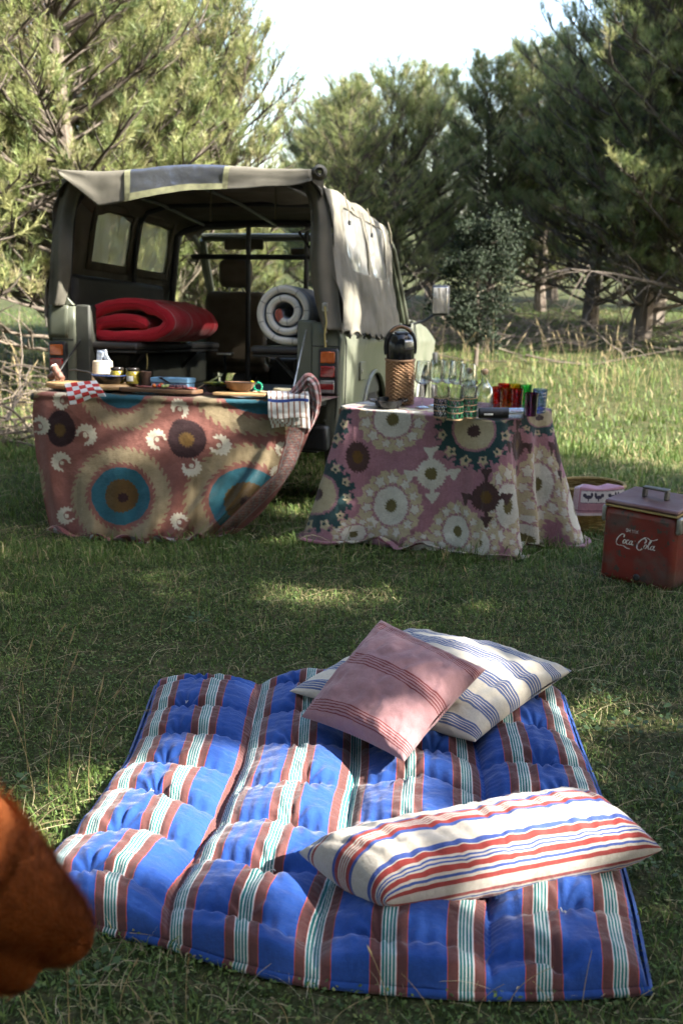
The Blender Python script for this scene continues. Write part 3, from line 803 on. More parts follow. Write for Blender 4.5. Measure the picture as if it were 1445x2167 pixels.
veh = empty('off_road_vehicle', mat=VMAT)
tag(veh, 'olive green soft-top off-road vehicle with its canvas rear rolled open, parked tail first', 'vehicle')

def side_x(z, s=1):
    return np.interp(z, [.30, .45, .60, .95, .985, 1.0, 1.03, 1.10, 1.2], [.76, .80, .83, .842, .845, .853, .838, .826, .82])
def side_panel(name, y0, y1, top, bottom, sgn, n=60, m=16, mat=paint, parent=veh, crown=0.0):
    ys = np.linspace(y0, y1, n); P = np.zeros((n, m, 3))
    for i, y in enumerate(ys):
        b = bottom(y); t = top(y)
        zz = b + (t - b) * np.linspace(0, 1, m)
        P[i, :, 1] = y; P[i, :, 2] = zz; P[i, :, 0] = sgn * (side_x(zz) - crown * ((y - 3.0) / 1.4)**2 * (1 if y > 3.0 else 0))
    o = gridmesh(name, P, mat, parent=parent, smooth=True)
    return solidify(o, .012, 1 if sgn < 0 else -1)
def arch(yc, r, sill):
    def f(y):
        d = abs(y - yc)
        return max(sill, .38 + math.sqrt(max(0, r * r - d * d))) if d < r else sill
    return f
REAR_W, FRONT_W = 1.06, 3.30
def fender_top(y): return np.interp(y, [2.62, 2.75, 3.1, 3.6, 4.0, 4.15], [1.14, 1.15, 1.135, 1.10, 1.04, .98])
for sgn in (1, -1):
    q = side_panel('quarter_panel', .0, 1.60, lambda y: 1.10, arch(REAR_W, .44, .44), sgn, 90)
    side_panel('door', 1.612, 2.60, lambda y: 1.11, lambda y: .44, sgn, 30)
    fd = side_panel('front_fender', 2.612, 4.15, fender_top, arch(FRONT_W, .43, .44), sgn, 90, crown=.05)
    # wheel-arch lips
    for yc in (REAR_W, FRONT_W):
        pts = [(sgn * (.838), yc + .437 * math.cos(a), .38 + .437 * math.sin(a)) for a in np.linspace(.1, math.pi - .1, 20)]
        MB().tube(pts, .014, 6).build('arch_lip', paint, veh)
        w = MB(); w.lathe([(.0, -.10), (.18, -.10), (.34, -.105), (.372, -.08), (.38, -.03), (.38, .03), (.372, .08), (.34, .105), (.19, .10), (.19, .06), (0, .05)], 36)
        wh = w.build('wheel', rubber, veh)
        wh.rotation_euler = (0, R_(90) * sgn, 0); wh.location = (sgn * .70, yc, .38)
        r = MB(); r.lathe([(.19, .065), (.185, .095), (.16, .09), (.10, .055), (.05, .075), (0, .08)], 24); r.build('rim', steel, wh)
# fuel flap with its latch on the right quarter panel
MB().box(.838, .850, .525, .69, .775, .885).build('fuel_flap', paint, veh, bevel=.008)
MB().box(.848, .856, .545, .565, .815, .84).build('flap_latch', steel, veh, bevel=.003)
# rear corners: skin, inner posts and the lamps
for sgn in (1, -1):
    zt = 1.10 if sgn > 0 else 1.16
    prof = [(sgn * .842, .06), (sgn * .835, .02), (sgn * .81, .0), (sgn * .70, .0), (sgn * .685, .012)]
    P = np.array([[(x, y, z) for z in np.linspace(.44, zt, 8)] for x, y in prof])
    o = gridmesh('rear_corner', P, paint, parent=veh, smooth=True); solidify(o, .01, 0)
    MB().box(min(sgn * .60, sgn * .69), max(sgn * .60, sgn * .69), .01, .10, .44, zt + .01).build('rear_post', paint_in if sgn < 0 else paint, veh, bevel=.012)
    lx0, lx1 = (.728, .838) if sgn > 0 else (-.838, -.728)
    hz0, hz1 = .715, .965
    lamp = MB().box(lx0, lx1, -.035, .005, hz0, hz1).build('tail_lamp', blackp, veh, bevel=.016, seg=3)
    for k, (a, b, mt, nm) in enumerate([(.887, .948, amber, 'amber_lens'), (.812, .872, redlens, 'red_lens'), (.728, .797, clearlens, 'clear_lens')]):
        MB().box(lx0 + .016, lx1 - .016, -.044, -.03, a, b).build(nm, mt, lamp, bevel=.005)
    MB().box(lx0 + .018, lx1 - .018, -.0475, -.04, .748, .778).build('red_reflector', redlens, lamp, bevel=.002)
# dented upper body skin left, above the lamp
P = np.array([[(x + .012 * math.sin(5 * z), -.008 - .01 * math.sin((z - .95) * 12), z) for z in np.linspace(.985, 1.165, 8)] for x in np.linspace(-.83, -.71, 6)])
solidify(gridmesh('dented_skin', P, paint, parent=veh, smooth=True), .006, 0)
MB().prism([(-.80, .0, 1.165), (-.69, .0, 1.165), (-.72, .0, 1.20), (-.745, .0, 1.30), (-.785, .0, 1.34)], (0, 0, 0), (0, .03, 0)).build('canvas_bracket', paint, veh, bevel=.006)
# lowered tailgate, floor, inner walls, bumper, chassis
MB().box(-.69, .78, -.50, -.005, .665, .70).build('tailgate', paint_in, veh, bevel=.01)
MB().box(-.80, .80, .012, 1.66, .60, .68).build('load_floor', paint_in, veh)
MB().box(-.80, .80, -.10, .0, .42, .56).build('rear_bumper', blackp, veh, bevel=.02)
MB().box(-.72, .72, .02, 4.0, .40, .58).build('chassis', blackp, veh)
for sgn in (1, -1):
    MB().box(min(sgn * .50, sgn * .80), max(sgn * .50, sgn * .80), .30, 1.62, .681, .90).build('wheel_box', paint_in, veh, bevel=.02)
    a, b = sorted((sgn * .802, sgn * .815))
    MB().box(a, b, .05, 1.60, .68, 1.09).build('inner_wall', paint_in, veh)
    # side bench
    x0, x1 = sorted((sgn * .33, sgn * .72)); y1 = 1.42
    bn = MB().box(x0, x1, .04, y1, .925, .968).build('bench_seat', vinyl, veh, bevel=.018, seg=3)
    MB().box(x0 + .01, x1 - .01, .05, y1 - .01, .907, .922).build('seat_board', blackp, bn, bevel=.004)
    MB().tube([(sgn * .40, .30, .905), (sgn * .60, .30, .70)], .012, 6).build('bench_strut', steel if sgn > 0 else blackp, bn)
    MB().tube([(sgn * .40, 1.15, .905), (sgn * .60, 1.15, .70)], .012, 6).build('bench_strut', blackp, bn)
    a, b = sorted((sgn * .735, sgn * .795))
    if sgn < 0:
        MB().box(a, b, .12, 1.42, 1.06, 1.345).build('bench_backrest', vinyl, veh, bevel=.03, seg=3)
    else:
        MB().box(a, b, .30, 1.42, 1.06, 1.32).build('bench_backrest', vinyl, veh, bevel=.03, seg=3)
# roll cage and hood hoops
def hoop(y, name='hood_hoop', r=.014, z=1.80):
    pts = [(-.79, y, 1.08), (-.765, y, 1.30), (-.725, y, 1.70), (-.66, y, z - .02), (-.52, y, z + .018), (0, y, z + .03), (.52, y, z + .018), (.66, y, z - .02), (.725, y, 1.70), (.765, y, 1.30), (.79, y, 1.08)]
    return MB().tube(pts, r, 8).build(name, blackp, veh)
hoop(.10); hoop(.97)
hoop(1.64, 'roll_bar', .024, 1.76)
for x in (-.52, 0.0, .52):
    MB().tube([(x, .02, 1.822 if x == 0 else 1.812), (x, .85, 1.815), (x, 1.62, 1.775)], .011, 6).build('roof_bar', blackp, veh)
MB().tube([(-.62, 1.64, 1.56), (.62, 1.64, 1.56)], .018, 8).build('cross_bar', blackp, veh)
for x in (-.20, .22): MB().tube([(x, 1.64, 1.79), (x, 1.64, .70)], .018, 8).build('cage_post', blackp, veh)
MB().tube([(.30, 1.60, 1.77), (.50, .40, 1.60), (.62, .16, 1.50)], .009, 6).build('cage_strut', blackp, veh)
MB().tube([(.10, .05, 1.815), (.10, .05, 1.62)], .005, 5).build('flap_strap', canvas_d, veh)
MB().tube([(.47, .02, 1.80), (.47, .02, 1.63)], .006, 5).build('flap_strap', canvas_d, veh)
# ---- canvas: roof, right and left sides with plastic windows, rear edges, rolled flap
def cside(y, z):
    """half-width of the canvas at height z"""
    x = np.interp(z, [1.00, 1.08, 1.30, 1.60, 1.74, 1.79], [.868, .858, .828, .782, .752, .735])
    return x + .006 * np.sin(y * 11 + z * 4) * sstep(1.9, 1.5, z)
def wall(sgn, wins, yend, name):
    ys = np.arange(-.03, yend + .001, .0125); zs = np.arange(1.045, 1.7901, .0125)
    Y, Z = np.meshgrid(ys, zs, indexing='ij')
    sag = .026 * fbm(Y * 3 + 7 * sgn, Z * 5, 3) * 2
    fold = .010 * np.sin((Y * 1.0 + (1.8 - Z) * .55) * 26 + 3 * fbm(Y * 2, Z * 2)) * sstep(.42, .0, Y)
    wr = .030 * fbm(Y * 9, Z * 2.2 + 4, 4) + .010 * np.sin((Y + Z * .8) * 30) * fbm(Y * 2 + 3, Z * 3, 2)
    X = cside(Y, Z) + sag + fold + wr
    Zw = Z + np.where(Z < 1.06, .012 * np.sin(Y * 22) - .030 * sstep(.2, 1.6, Y), 0)
    P = np.stack([sgn * X, Y, Zw], -1)
    yc = (ys[:-1] + ys[1:]) / 2; zc = (zs[:-1] + zs[1:]) / 2
    keep = np.ones((len(ys) - 1, len(zs) - 1), bool); masks = []
    for (a, b, c, d) in wins:
        inside = (yc[:, None] > a) & (yc[:, None] < b) & (zc[None] > c) & (zc[None] < d)
        cr = .05
        for (cy_, cz_, sy_, sz_) in ((a, c, 1, 1), (b, c, -1, 1), (a, d, 1, -1), (b, d, -1, -1)):
            dy = (cy_ + sy_ * cr - yc[:, None]) * sy_; dz = (cz_ + sz_ * cr - zc[None]) * sz_
            inside &= ~((dy > 0) & (dz > 0) & (dy * dy + dz * dz > cr * cr))
        keep &= ~inside; masks.append((a, b, c, d))
    w = gridmesh(name, P, canvasm, keep=keep, parent=veh, smooth=True); solidify(w, .004, 0)
    for (a, b, c, d) in masks:
        ii = np.where((ys > a - .02) & (ys < b + .02))[0]; jj = np.where((zs > c - .02) & (zs < d + .02))[0]
        Q = P[np.ix_(ii, jj)].copy(); YY = Y[np.ix_(ii, jj)]; ZZ = Z[np.ix_(ii, jj)]
        Q[..., 0] -= sgn * (.006 - .022 * fbm(YY * 9 + ZZ * 5, ZZ * 7, 4))
        gridmesh('plastic_window', Q, plastic_r if sgn > 0 else plastic_l, parent=w, smooth=True)
        # stitched frame
        e = lambda y, z: (sgn * (np.interp(y, ys, P[:, np.argmin(abs(zs - z)), 0] * sgn) + .002 - (.008 if sgn < 0 else 0)), y, z)
    return w
WINS = [(.40, .90, 1.435, 1.735), (1.04, 1.54, 1.435, 1.735)]
wall(1, [(.36, .92, 1.40, 1.735), (1.0, 1.56, 1.40, 1.735)], 1.80, 'canvas_side')
wall(-1, WINS, 1.80, 'canvas_side')
# black window borders on the inside of the left canvas
for (a, b, c, d) in WINS:
    m = MB(); xl = -.745
    for (y0, y1, z0, z1) in ((a - .05, a, c - .05, d + .05), (b, b + .05, c - .05, d + .05), (a, b, c - .05, c), (a, b, d, d + .05)):
        P = [[(-(float(cside(y, z)) - .028), y, z) for z in np.linspace(z0, z1, 4)] for y in np.linspace(y0, y1, 4)]
        m.grid(P)
    solidify(m.build('window_border', canvas_d, veh), .004, 0)
# roof
ys = np.linspace(-.06, 2.04, 85); us = np.linspace(-1, 1, 61)
U, Y = np.meshgrid(us, ys, indexing='ij')
hump = .022 * np.cos((Y - .10) * 2 * np.pi / .55) * sstep(1.9, 1.5, Y)
edge = np.abs(U)
X = .742 * np.sign(U) * np.minimum(1, edge * 1.06)**.95 + .006 * fbm(Y * 5, U * 3)
Z = 1.862 + hump * (.4 + .6 * edge) - .085 * sstep(.80, 1.0, edge)**1.2 - .05 * sstep(1.55, 2.05, Y) + .02 * fbm(Y * 2.5, U * 3 + 3) * 2 - .03 * (edge**2)
o = gridmesh('canvas_roof', np.stack([X, Y, Z], -1), canvasm, parent=veh, smooth=True); solidify(o, .005, -1)
P = np.stack([X * .985, Y, Z - .012], -1)
gridmesh('roof_lining', P[:, :80], canvas_d, parent=veh, smooth=True)
# rear flap thrown back over the edge: hangs deeper on the left
n, m_ = 90, 26
us = np.linspace(-.665, .715, n); vs_ = np.linspace(0, 1, m_)
hang = np.interp(us, [-.665, -.56, -.45, -.40, 0, .3, .6, .715], [.02, .10, .185, .18, .135, .115, .085, .06])
P = np.zeros((n, m_, 3))
for i, u in enumerate(us):
    a = np.interp(vs_, [0, .18, .35, .5, 1], [0, .5, .85, 1.0, 1.0])
    yb = .05 - .22 * np.interp(vs_, [0, .35, .55, 1], [0, .75, 1.0, 1.05])
    zb = 1.885 - .022 * abs(u)**2 - np.interp(vs_, [0, .35, .5, 1], [0, .0, .02, 1.0]) * hang[i] - .012
    wob = .016 * fbm(np.full(m_, u * 3.0), vs_ * 2.2, 3) * 2
    P[i] = np.stack([np.full(m_, u) + .01 * np.sin(vs_ * 3 + u * 5), yb + wob + .012 * np.sin(u * 9) * vs_, zb + .012 * np.sin(u * 6.5 + 1) + .012 * fbm(np.full(m_, u * 6), vs_ * 3)], -1)
flap = gridmesh('rear_flap', P, canvasm, parent=veh, smooth=True); solidify(flap, .005, 0)
i0, i1 = np.searchsorted(us, -.30), np.searchsorted(us, .27)
Q = P[i0:i1, 9:25].copy(); Q[..., 1] -= .006; Q[..., 2] += .002
gridmesh('plastic_window', Q, plastic_f, parent=flap, smooth=True)
tape = pmat('faded_green_tape', (.22, .22, .12), .8, (.15, .15, .09), 40)
for A, B in (((i0, i0 + 2), (9, 26)), ((i1 - 2, i1), (9, 26)), ((i0, i1), (22, 26))):
    Q = P[A[0]:A[1] + 1, B[0]:B[1]].copy(); Q[..., 1] -= .0095
    gridmesh('tape_border', Q, tape, parent=flap, smooth=True)
# canvas corner bunched at the upper right and hanging rear edges
mb = MB(); mb.lathe([(.012, -.02), (.03, -.018), (.04, 0), (.036, .03), (.022, .05), (.014, .02)], 14); b = mb.build('canvas_roll_end', canvasm, veh); b.location = (.735, -.10, 1.845); b.rotation_euler = (R_(95), 0, R_(15))
def curtain(x_out, x_in, name, sgn):
    zs = np.linspace(1.06 if sgn > 0 else 1.16, 1.84, 50); ws = np.linspace(0, 1, 18); P = np.zeros((50, 18, 3))
    for i, z in enumerate(zs):
        xo = float(cside(0, z)) * sgn; t = (z - 1.06) / .78
        wd = (.10 + .035 * math.sin(t * 5) + .05 * t**3) * (1 if sgn > 0 else .75 + .5 * t)
        x = xo - sgn * ws * wd; 
        P[i, :, 0] = x; P[i, :, 1] = -.03 + .022 * np.sin(ws * 7 + t * 2.2) * (.4 + ws) - .02 * ws + .012 * math.sin(t * 9); P[i, :, 2] = z
    return solidify(gridmesh(name, P, canvasm, parent=veh, smooth=True), .004, 0)
curtain(.8, .7, 'canvas_edge', 1); curtain(.8, .7, 'canvas_edge', -1)
# buckle, hanging cord, straps on the right
MB().box(.752, .782, -.062, -.052, 1.155, 1.20).build('buckle', steel, veh, bevel=.004)
cordm = pmat('yellow_cord', (.40, .32, .12), .8)
MB().tube([(.768, -.066, 1.18), (.78, -.07, 1.10), (.772, -.07, 1.04), (.775, -.06, .97)], .005, 6).build('cord', cordm, veh)
for y in (.30, .955, 1.68):
    MB().tube([(.775, y, 1.80), (.80, y + .01, 1.72), (.803, y + .015, 1.64)], .008, 5, flat=.4).build('canvas_strap', canvas_d, veh)
    MB().box(.800, .812, y + .002, y + .028, 1.63, 1.655).build('strap_buckle', blackp, veh)
# lacing eyelets along the lower canvas hem
for i in range(9):
    y = .10 + .19 * i
    e = MB(); e.tube([(.866, y, 1.045), (.872, y + .01, 1.035), (.868, y + .02, 1.02)], .006, 5); e.build('hem_hook', blackp, veh)
# ---- cab
def door_frame(sgn):
    f = MB(); x = sgn
    f.tube([(x * .80, 1.66, 1.11), (x * .765, 1.70, 1.60), (x * .735, 1.76, 1.745), (x * .722, 1.92, 1.755), (x * .745, 2.14, 1.65), (x * .79, 2.60, 1.14)], .017, 8)
    return f.build('door_frame', paint, veh)
for sgn in (1, -1):
    door_frame(sgn)
    P = [[(sgn * .785, 1.70, 1.11), (sgn * .758, 1.74, 1.60), (sgn * .728, 1.80, 1.74)], [(sgn * .785, 2.1, 1.11), (sgn * .758, 2.02, 1.60), (sgn * .728, 1.96, 1.735)], [(sgn * .785, 2.55, 1.14), (sgn * .76, 2.26, 1.47), (sgn * .735, 2.10, 1.66)]]
    MB().grid(P).build('door_window', windscreen, veh)
    MB().tube([(sgn * .76, 2.55, 1.14), (sgn * .70, 2.08, 1.72)], .026, 8).build('windscreen_pillar', paint, veh)
MB().tube([(-.70, 2.08, 1.735), (.70, 2.08, 1.735)], .03, 8).build('windscreen_header', paint, veh)
MB().box(-.76, .76, 2.50, 2.62, 1.08, 1.145).build('cowl', paint, veh, bevel=.015)
MB().grid([[(-.72, 2.56, 1.14), (-.66, 2.08, 1.72)], [(.72, 2.56, 1.14), (.66, 2.08, 1.72)]]).build('windscreen', windscreen, veh)
MB().box(-.70, .70, 2.25, 2.50, .95, 1.145).build('dashboard', blackp, veh, bevel=.03)
wl = MB(); wl.tube([(.17 * math.cos(a), .17 * math.sin(a), 0) for a in np.linspace(0, 6.283, 25)], .012, 8, caps=False); wl.tube([(-.17, 0, 0), (0, 0, -.03), (.17, 0, 0)], .012, 6)
o = wl.build('steering_wheel', blackp, veh); o.location = (-.36, 2.14, 1.10); o.rotation_euler = (R_(65), 0, 0)
# bonnet
P = np.array([[(x, y, float(fender_top(y)) + .02 + .045 * (1 - (x / .8)**4) - .03 * sstep(3.7, 4.2, y)) for y in np.linspace(2.63, 4.16, 20)] for x in np.linspace(-.80, .80, 24)])
solidify(gridmesh('bonnet', P, paint, parent=veh, smooth=True), .012, -1)
MB().box(-.80, .80, 4.08, 4.17, .55, 1.0).build('grille', blackp, veh, bevel=.03)
MB().box(-.84, .84, 4.16, 4.28, .45, .60).build('front_bumper', blackp, veh, bevel=.03)
# corner lamp notch on the right fender
MB().box(.795, .85, 3.98, 4.12, .80, .90).build('corner_lamp', blackp, veh, bevel=.01)
# seats
def seat(x):
    bk = MB().box(x - .23, x + .23, 1.80, 1.92, .80, 1.33).build('front_seat', seatcloth, veh, bevel=.05, seg=3); 
    MB().box(x - .125, x + .125, 1.80, 1.89, 1.36, 1.56).build('headrest', seatcloth, bk, bevel=.045, seg=3)
    MB().box(x - .23, x + .23, 1.85, 2.3, .74, .88).build('seat_base', seatcloth, bk, bevel=.04, seg=3)
    for s in (-.05, .05): MB().tube([(x + s, 1.85, 1.30), (x + s, 1.85, 1.40)], .006, 6).build('headrest_post', steel, bk)
seat(-.36); seat(.38)
MB().box(-.15, .13, 1.95, 2.5, .60, .86).build('centre_console', blackp, veh, bevel=.03)
# rear-view mirror and sun visors
MB().tube([(.12, 2.08, 1.70), (.12, 2.02, 1.645)], .007, 6).build('mirror_stalk', blackp, veh)
mr = MB().box(.0, .25, 2.0, 2.03, 1.585, 1.655).build('rear_view_mirror', blackp, veh, bevel=.012)
mirror_m = pmat('mirror_glass', (.85, .85, .85), .03, metal=1.0)
MB().box(.01, .24, 1.996, 2.001, 1.593, 1.647).build('mirror_glass', mirror_m, mr)
for x0, x1 in ((-.50, -.20), (.34, .62)): MB().box(x0, x1, 1.99, 2.01, 1.64, 1.72).build('sun_visor', canvas_d, veh, bevel=.01)
# outside mirror, right
arm = MB(); arm.tube([(.80, 2.66, 1.13), (.90, 2.72, 1.16), (1.02, 2.72, 1.24)], .010, 6); arm.build('mirror_arm', blackp, veh)
mr = MB().box(.955, 1.095, 2.70, 2.745, 1.205, 1.44).build('door_mirror', blackp, veh, bevel=.03, seg=3)
g_ = MB().box(.968, 1.082, 2.694, 2.7, 1.222, 1.423).build('mirror_glass', mirror_m, mr, bevel=.003)
# dangling seat-belt stalk and strips of torn trim behind the tailgate
MB().box(-.045, .05, .55, .59, .90, .915).build('seat_belt_buckle', steel, veh, bevel=.004)
MB().tube([(-.02, .60, .70), (0, .58, .80), (.0, .57, .90)], .016, 6, flat=.4).build('seat_belt_stalk', blackp, veh)
MB().tube([(-.30, .10, .905), (-.295, .10, .86), (-.30, .10, .82)], .007, 5, flat=.3).build('torn_strip', cordm, veh)
MB().tube([(.355, .28, .905), (.36, .26, .87), (.385, .25, .85)], .012, 6).build('bench_hook', steel, veh)

# tailgate stays, hinges and bolts on the rear corners
MB().tube([(.655, .0, 1.06), (.66, -.16, .90), (.665, -.30, .74)], .004, 6).build('tailgate_stay', steel, veh)
MB().tube([(-.655, .0, .97), (-.668, -.16, .85), (-.675, -.30, .74)], .006, 6).build('tailgate_stay', blackp, veh)
for sgn in (1, -1):
    for z in (.50, .58, .66, 1.0, 1.05):
        bt = MB().lathe([(0, 0), (.008, 0), (.0075, .004), (.004, .006), (0, .0065)], 8).build('bolt', steel, veh); bt.location = (sgn * .765, -.006, z); bt.rotation_euler = (R_(90), 0, 0)
    MB().box(min(sgn * .60, sgn * .70), max(sgn * .60, sgn * .70), -.012, .008, .62, .66).build('tailgate_hinge', blackp, veh, bevel=.004)
    MB().tube([(sgn * .69, -.004, .975), (sgn * .84, -.004, .975)], .004, 6).build('panel_seam', paint_in, veh)
MB().tube([(.845, .10, .47), (.852, .10, .70), (.853, .10, .985), (.835, .10, 1.08)], .0035, 5).build('panel_seam', paint_in, veh)

# ================================================================== TEXTILES
# ---- printed patterns as colour fields over the cloth
class Print:
    def __init__(s, X, Y, base):
        s.X, s.Y = X + 7 * fbm(X * .022 + 3, Y * .022, 3) + 2.2 * fbm(X * .11, Y * .11, 2), Y + 7 * fbm(X * .022 + 40, Y * .022 + 9, 3) + 2.2 * fbm(X * .11 + 8, Y * .11, 2); s.C = np.empty(X.shape + (3,)); s.C[:] = base
    def pol(s, cx, cy, rx, ry):
        dx, dy = (s.X - cx) / rx, (s.Y - cy) / ry
        return np.hypot(dx, dy), np.arctan2(dy, dx)
    def saw(s, a, n): 
        t = (a * n / (2 * np.pi)) % 1.0
        return 1 - np.abs(2 * t - 1)
    def disc(s, cx, cy, rx, ry, c, n=0, amp=0.0):
        r, a = s.pol(cx, cy, rx, ry)
        s.C[r < 1 + (amp * (s.saw(a, n) - .5) if n else 0)] = c
    def hooks(s, cx, cy, rx, ry, c, n, amp):
        r, a = s.pol(cx, cy, rx, ry)
        t = ((a + .55 * (r - 1) / amp * 2 * np.pi / n) * n / (2 * np.pi)) % 1.0
        s.C[r < 1 + amp * (t < .62) * (1 - np.abs(t - .3) * 1.2)] = c
    def flower(s, cx, cy, rx, ry, c, n=5, rot=0.0, depth=.45):
        i = np.nonzero((np.abs(s.X - cx) < rx) & (np.abs(s.Y - cy) < ry))
        dx, dy = (s.X[i] - cx) / rx, (s.Y[i] - cy) / ry; r, a = np.hypot(dx, dy), np.arctan2(dy, dx)
        m = r < 1 - depth * np.abs(np.sin((a + rot) * n / 2))
        s.C[i[0][m], i[1][m]] = c
    def comma(s, cx, cy, r0, c, rot=0.0, flip=1):
        dx, dy = (s.X - cx) / r0, (s.Y - cy) / r0
        ca, sa = math.cos(rot), math.sin(rot)
        u, v = (ca * dx + sa * dy), flip * (-sa * dx + ca * dy)
        r, a = np.hypot(u, v), np.arctan2(v, u)
        m = (r < .82 + .22 * s.saw(a, 15)) & ~((np.hypot(u - .30, v + .10) < .50)) & ~((u > .25) & (v < .12) & (v > -.95) & (a > -1.0) & (a < .25))
        m |= (np.hypot(u - .12, v - .02) < .22)
        s.C[m] = c
    def petal_ring(s, cx, cy, rx, ry, n, c, fr, rad=.82):
        for k in range(n):
            a = 2 * np.pi * (k + .3) / n
            j_ = math.sin(k * 12.9 + cx * 3.1 + cy) * .5; q_ = fr * (1 + .14 * math.sin(k * 7.7 + cx)); a += j_ * .9 / n
            s.flower(cx + rad * rx * math.cos(a), cy + rad * ry * math.sin(a), rx * q_, ry * q_, c, 5, a + j_, .38)

# ---- suzani over the tailgate -------------------------------------------------
ROSE, TAN, TEAL, CREAM, PLUM, OCHRE = (.172, .070, .056), (.215, .168, .100), (.018, .082, .110), (.42, .39, .31), (.022, .009, .010), (.10, .055, .013)
BROWN = (.075, .045, .014)
TOPPX = lambda px: 838 + (px - 70) * .012
L_px = lambda v: np.interp(v, [0, .15, .4, .7, 1.0], [74, 70, 76, 90, 108])
R_px = lambda v: np.interp(v, [0, .10, .3, .5, .7, .85, 1.0], [672, 668, 648, 622, 585, 548, 495])
nu, nv = 360, 170
u = np.linspace(0, 1, nu)[:, None] * np.ones((1, nv)); v = np.linspace(0, 1, nv)[None] * np.ones((nu, 1))
PX = L_px(v) + (R_px(v) - L_px(v)) * u; PY = TOPPX(PX) + v * (1128 + 18 * np.sin(u * 3.1) - 838)
def tail_edge(px):
    d = vlocal(px, 843, 1, -.515); return d[0]
xl = np.interp(PX, [70, 680], [tail_edge(70), tail_edge(680)])
top_y = (VO[1] + VM[1, 0] * xl + VM[1, 1] * -.518 + VM[1, 2] * .712)
bot = np.array([ong(p, q)[1] for p, q in zip(PX[::20, -1], PY[::20, -1])])
bot_y = np.interp(np.arange(nu), np.arange(0, nu, 20), bot)[:, None]
dep = top_y + (np.minimum(bot_y, top_y - .02) - top_y) * v**.8
fold = .022 * np.sin(u * 21 + v * 3.2 + 2.0 * fbm(u * 4, v * 1.5, 2)) * sstep(.05, .9, v) + .014 * np.sin(u * 47 - v * 6 + 3) * sstep(.3, 1.0, v) + .05 * np.exp(-((u - .80 + .16 * v) / .035)**2) * sstep(.1, .8, v) + .04 * np.exp(-((u - .90 + .1 * v) / .025)**2) * sstep(.0, .5, v)
fold += .010 * fbm(u * 14, v * 9, 3) + .02 * np.exp(-((v - .02) / .03)**2)
dep = dep - fold + .05 * sstep(.05, .0, u) + .03 * sstep(.95, 1.0, u) * sstep(.2, .6, v)
def back_project(PX, PY, D):
    a, b = (PX - CX) / FPX, (CY - PY) / FPX
    k = D / (_c + b * _s)
    return np.stack([a * k, D + 0 * a, CAM_H + (-_s + b * _c) * k], -1)
front = back_project(PX, PY, dep)
# top sheet lying on the tailgate
ntp = 60; tv = np.linspace(1, 0, ntp)[None] * np.ones((nu, 1))
xt = xl[:, :1] * np.ones((1, ntp)); ly = -.518 + .50 * tv; lz = .712 + .006 * fbm(xt * 8, ly * 9, 3) + .012 * sstep(.06, .0, 1 - tv) * 0
top = VO + xt[..., None] * VM[:, 0] + ly[..., None] * VM[:, 1] + lz[..., None] * VM[:, 2]
PXt = PX[:, :1] * np.ones((1, ntp)); PYt = PY[:, :1] - tv * 190
front = front + (top[:, -1:] - front[:, :1]) * (1 - sstep(0, .30, v))[..., None]
front[..., 2] = np.maximum(front[..., 2], terrain_z(front[..., 0], front[..., 1]) + .008)
nh = 36; hv = np.linspace(0, 1, nh)[None] * np.ones((nu, 1)); hu = np.linspace(0, 1, nu)[:, None] * np.ones((1, nh))
e = front[:, -1:, :]; out = np.array([.10, -.99, 0])
amp = (.05 + .05 * fbm(hu * 7, hv * 0 + 2, 2) * 2).clip(.015, .12)
hem = e + out * (amp * np.sin(hv * 2.6) * 1.1)[..., None]
hem[..., 2] = terrain_z(hem[..., 0], hem[..., 1]) + .012 + (.028 + .022 * np.sin(hu * 33 + 2 * fbm(hu * 9, hv))) * np.sin(hv * np.pi)**.8 * (1 - .3 * hv)
hem[..., 0] += .02 * np.sin(hv * 4 + hu * 25)
hem[:, 0] = e[:, 0]
P = np.concatenate([top[:, :-1], front, hem[:, 1:]], 1)
X = np.concatenate([PXt[:, :-1], PX, PX[:, -1:] + 0 * hv[:, 1:]], 1); Y = np.concatenate([PYt[:, :-1], PY, PY[:, -1:] + 40 * hv[:, 1:]], 1)
pr = Print(X, Y, ROSE)
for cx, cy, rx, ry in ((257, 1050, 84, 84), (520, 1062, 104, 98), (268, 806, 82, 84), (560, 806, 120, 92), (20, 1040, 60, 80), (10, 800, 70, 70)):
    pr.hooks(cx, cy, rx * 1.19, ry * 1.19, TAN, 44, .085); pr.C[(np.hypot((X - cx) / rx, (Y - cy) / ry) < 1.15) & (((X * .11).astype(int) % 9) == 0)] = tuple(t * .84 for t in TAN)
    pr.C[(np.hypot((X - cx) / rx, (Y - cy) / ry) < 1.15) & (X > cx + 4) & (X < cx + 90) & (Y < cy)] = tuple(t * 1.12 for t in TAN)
    pr.hooks(cx, cy, rx * .82, ry * .82, ROSE, 34, .09)
    pr.disc(cx, cy, rx * .74, ry * .74, TEAL)
    pr.disc(cx, cy, rx * .43, ry * .43, BROWN, 24, .07); pr.disc(cx + 2, cy + 2, rx * .13, ry * .13, PLUM, 9, .3)
for cx, cy, rx, ry in ((131, 909, 31, 38), (397, 928, 41, 41), (640, 915, 22, 40)):
    pr.disc(cx, cy, rx, ry, PLUM, 42, .08); pr.disc(cx - 2, cy + 1, rx * .38, ry * .34, OCHRE, 16, .35)
for cx, cy, r, a, f in ((134, 853, 19, .3, 1), (88, 902, 19, 2.6, -1), (184, 921, 23, 2.9, 1), (130, 977, 21, 1.2, 1), (331, 929, 22, .2, -1), (467, 942, 24, 3.0, -1), (406, 990, 22, 4.6, 1), (390, 866, 20, 1.6, -1), (141, 1092, 19, .2, 1), (380, 1103, 19, 1.0, 1), (596, 950, 16, 1.4, 1), (585, 1000, 14, 2.0, 1)):
    pr.comma(cx, cy, r, CREAM, a, f)
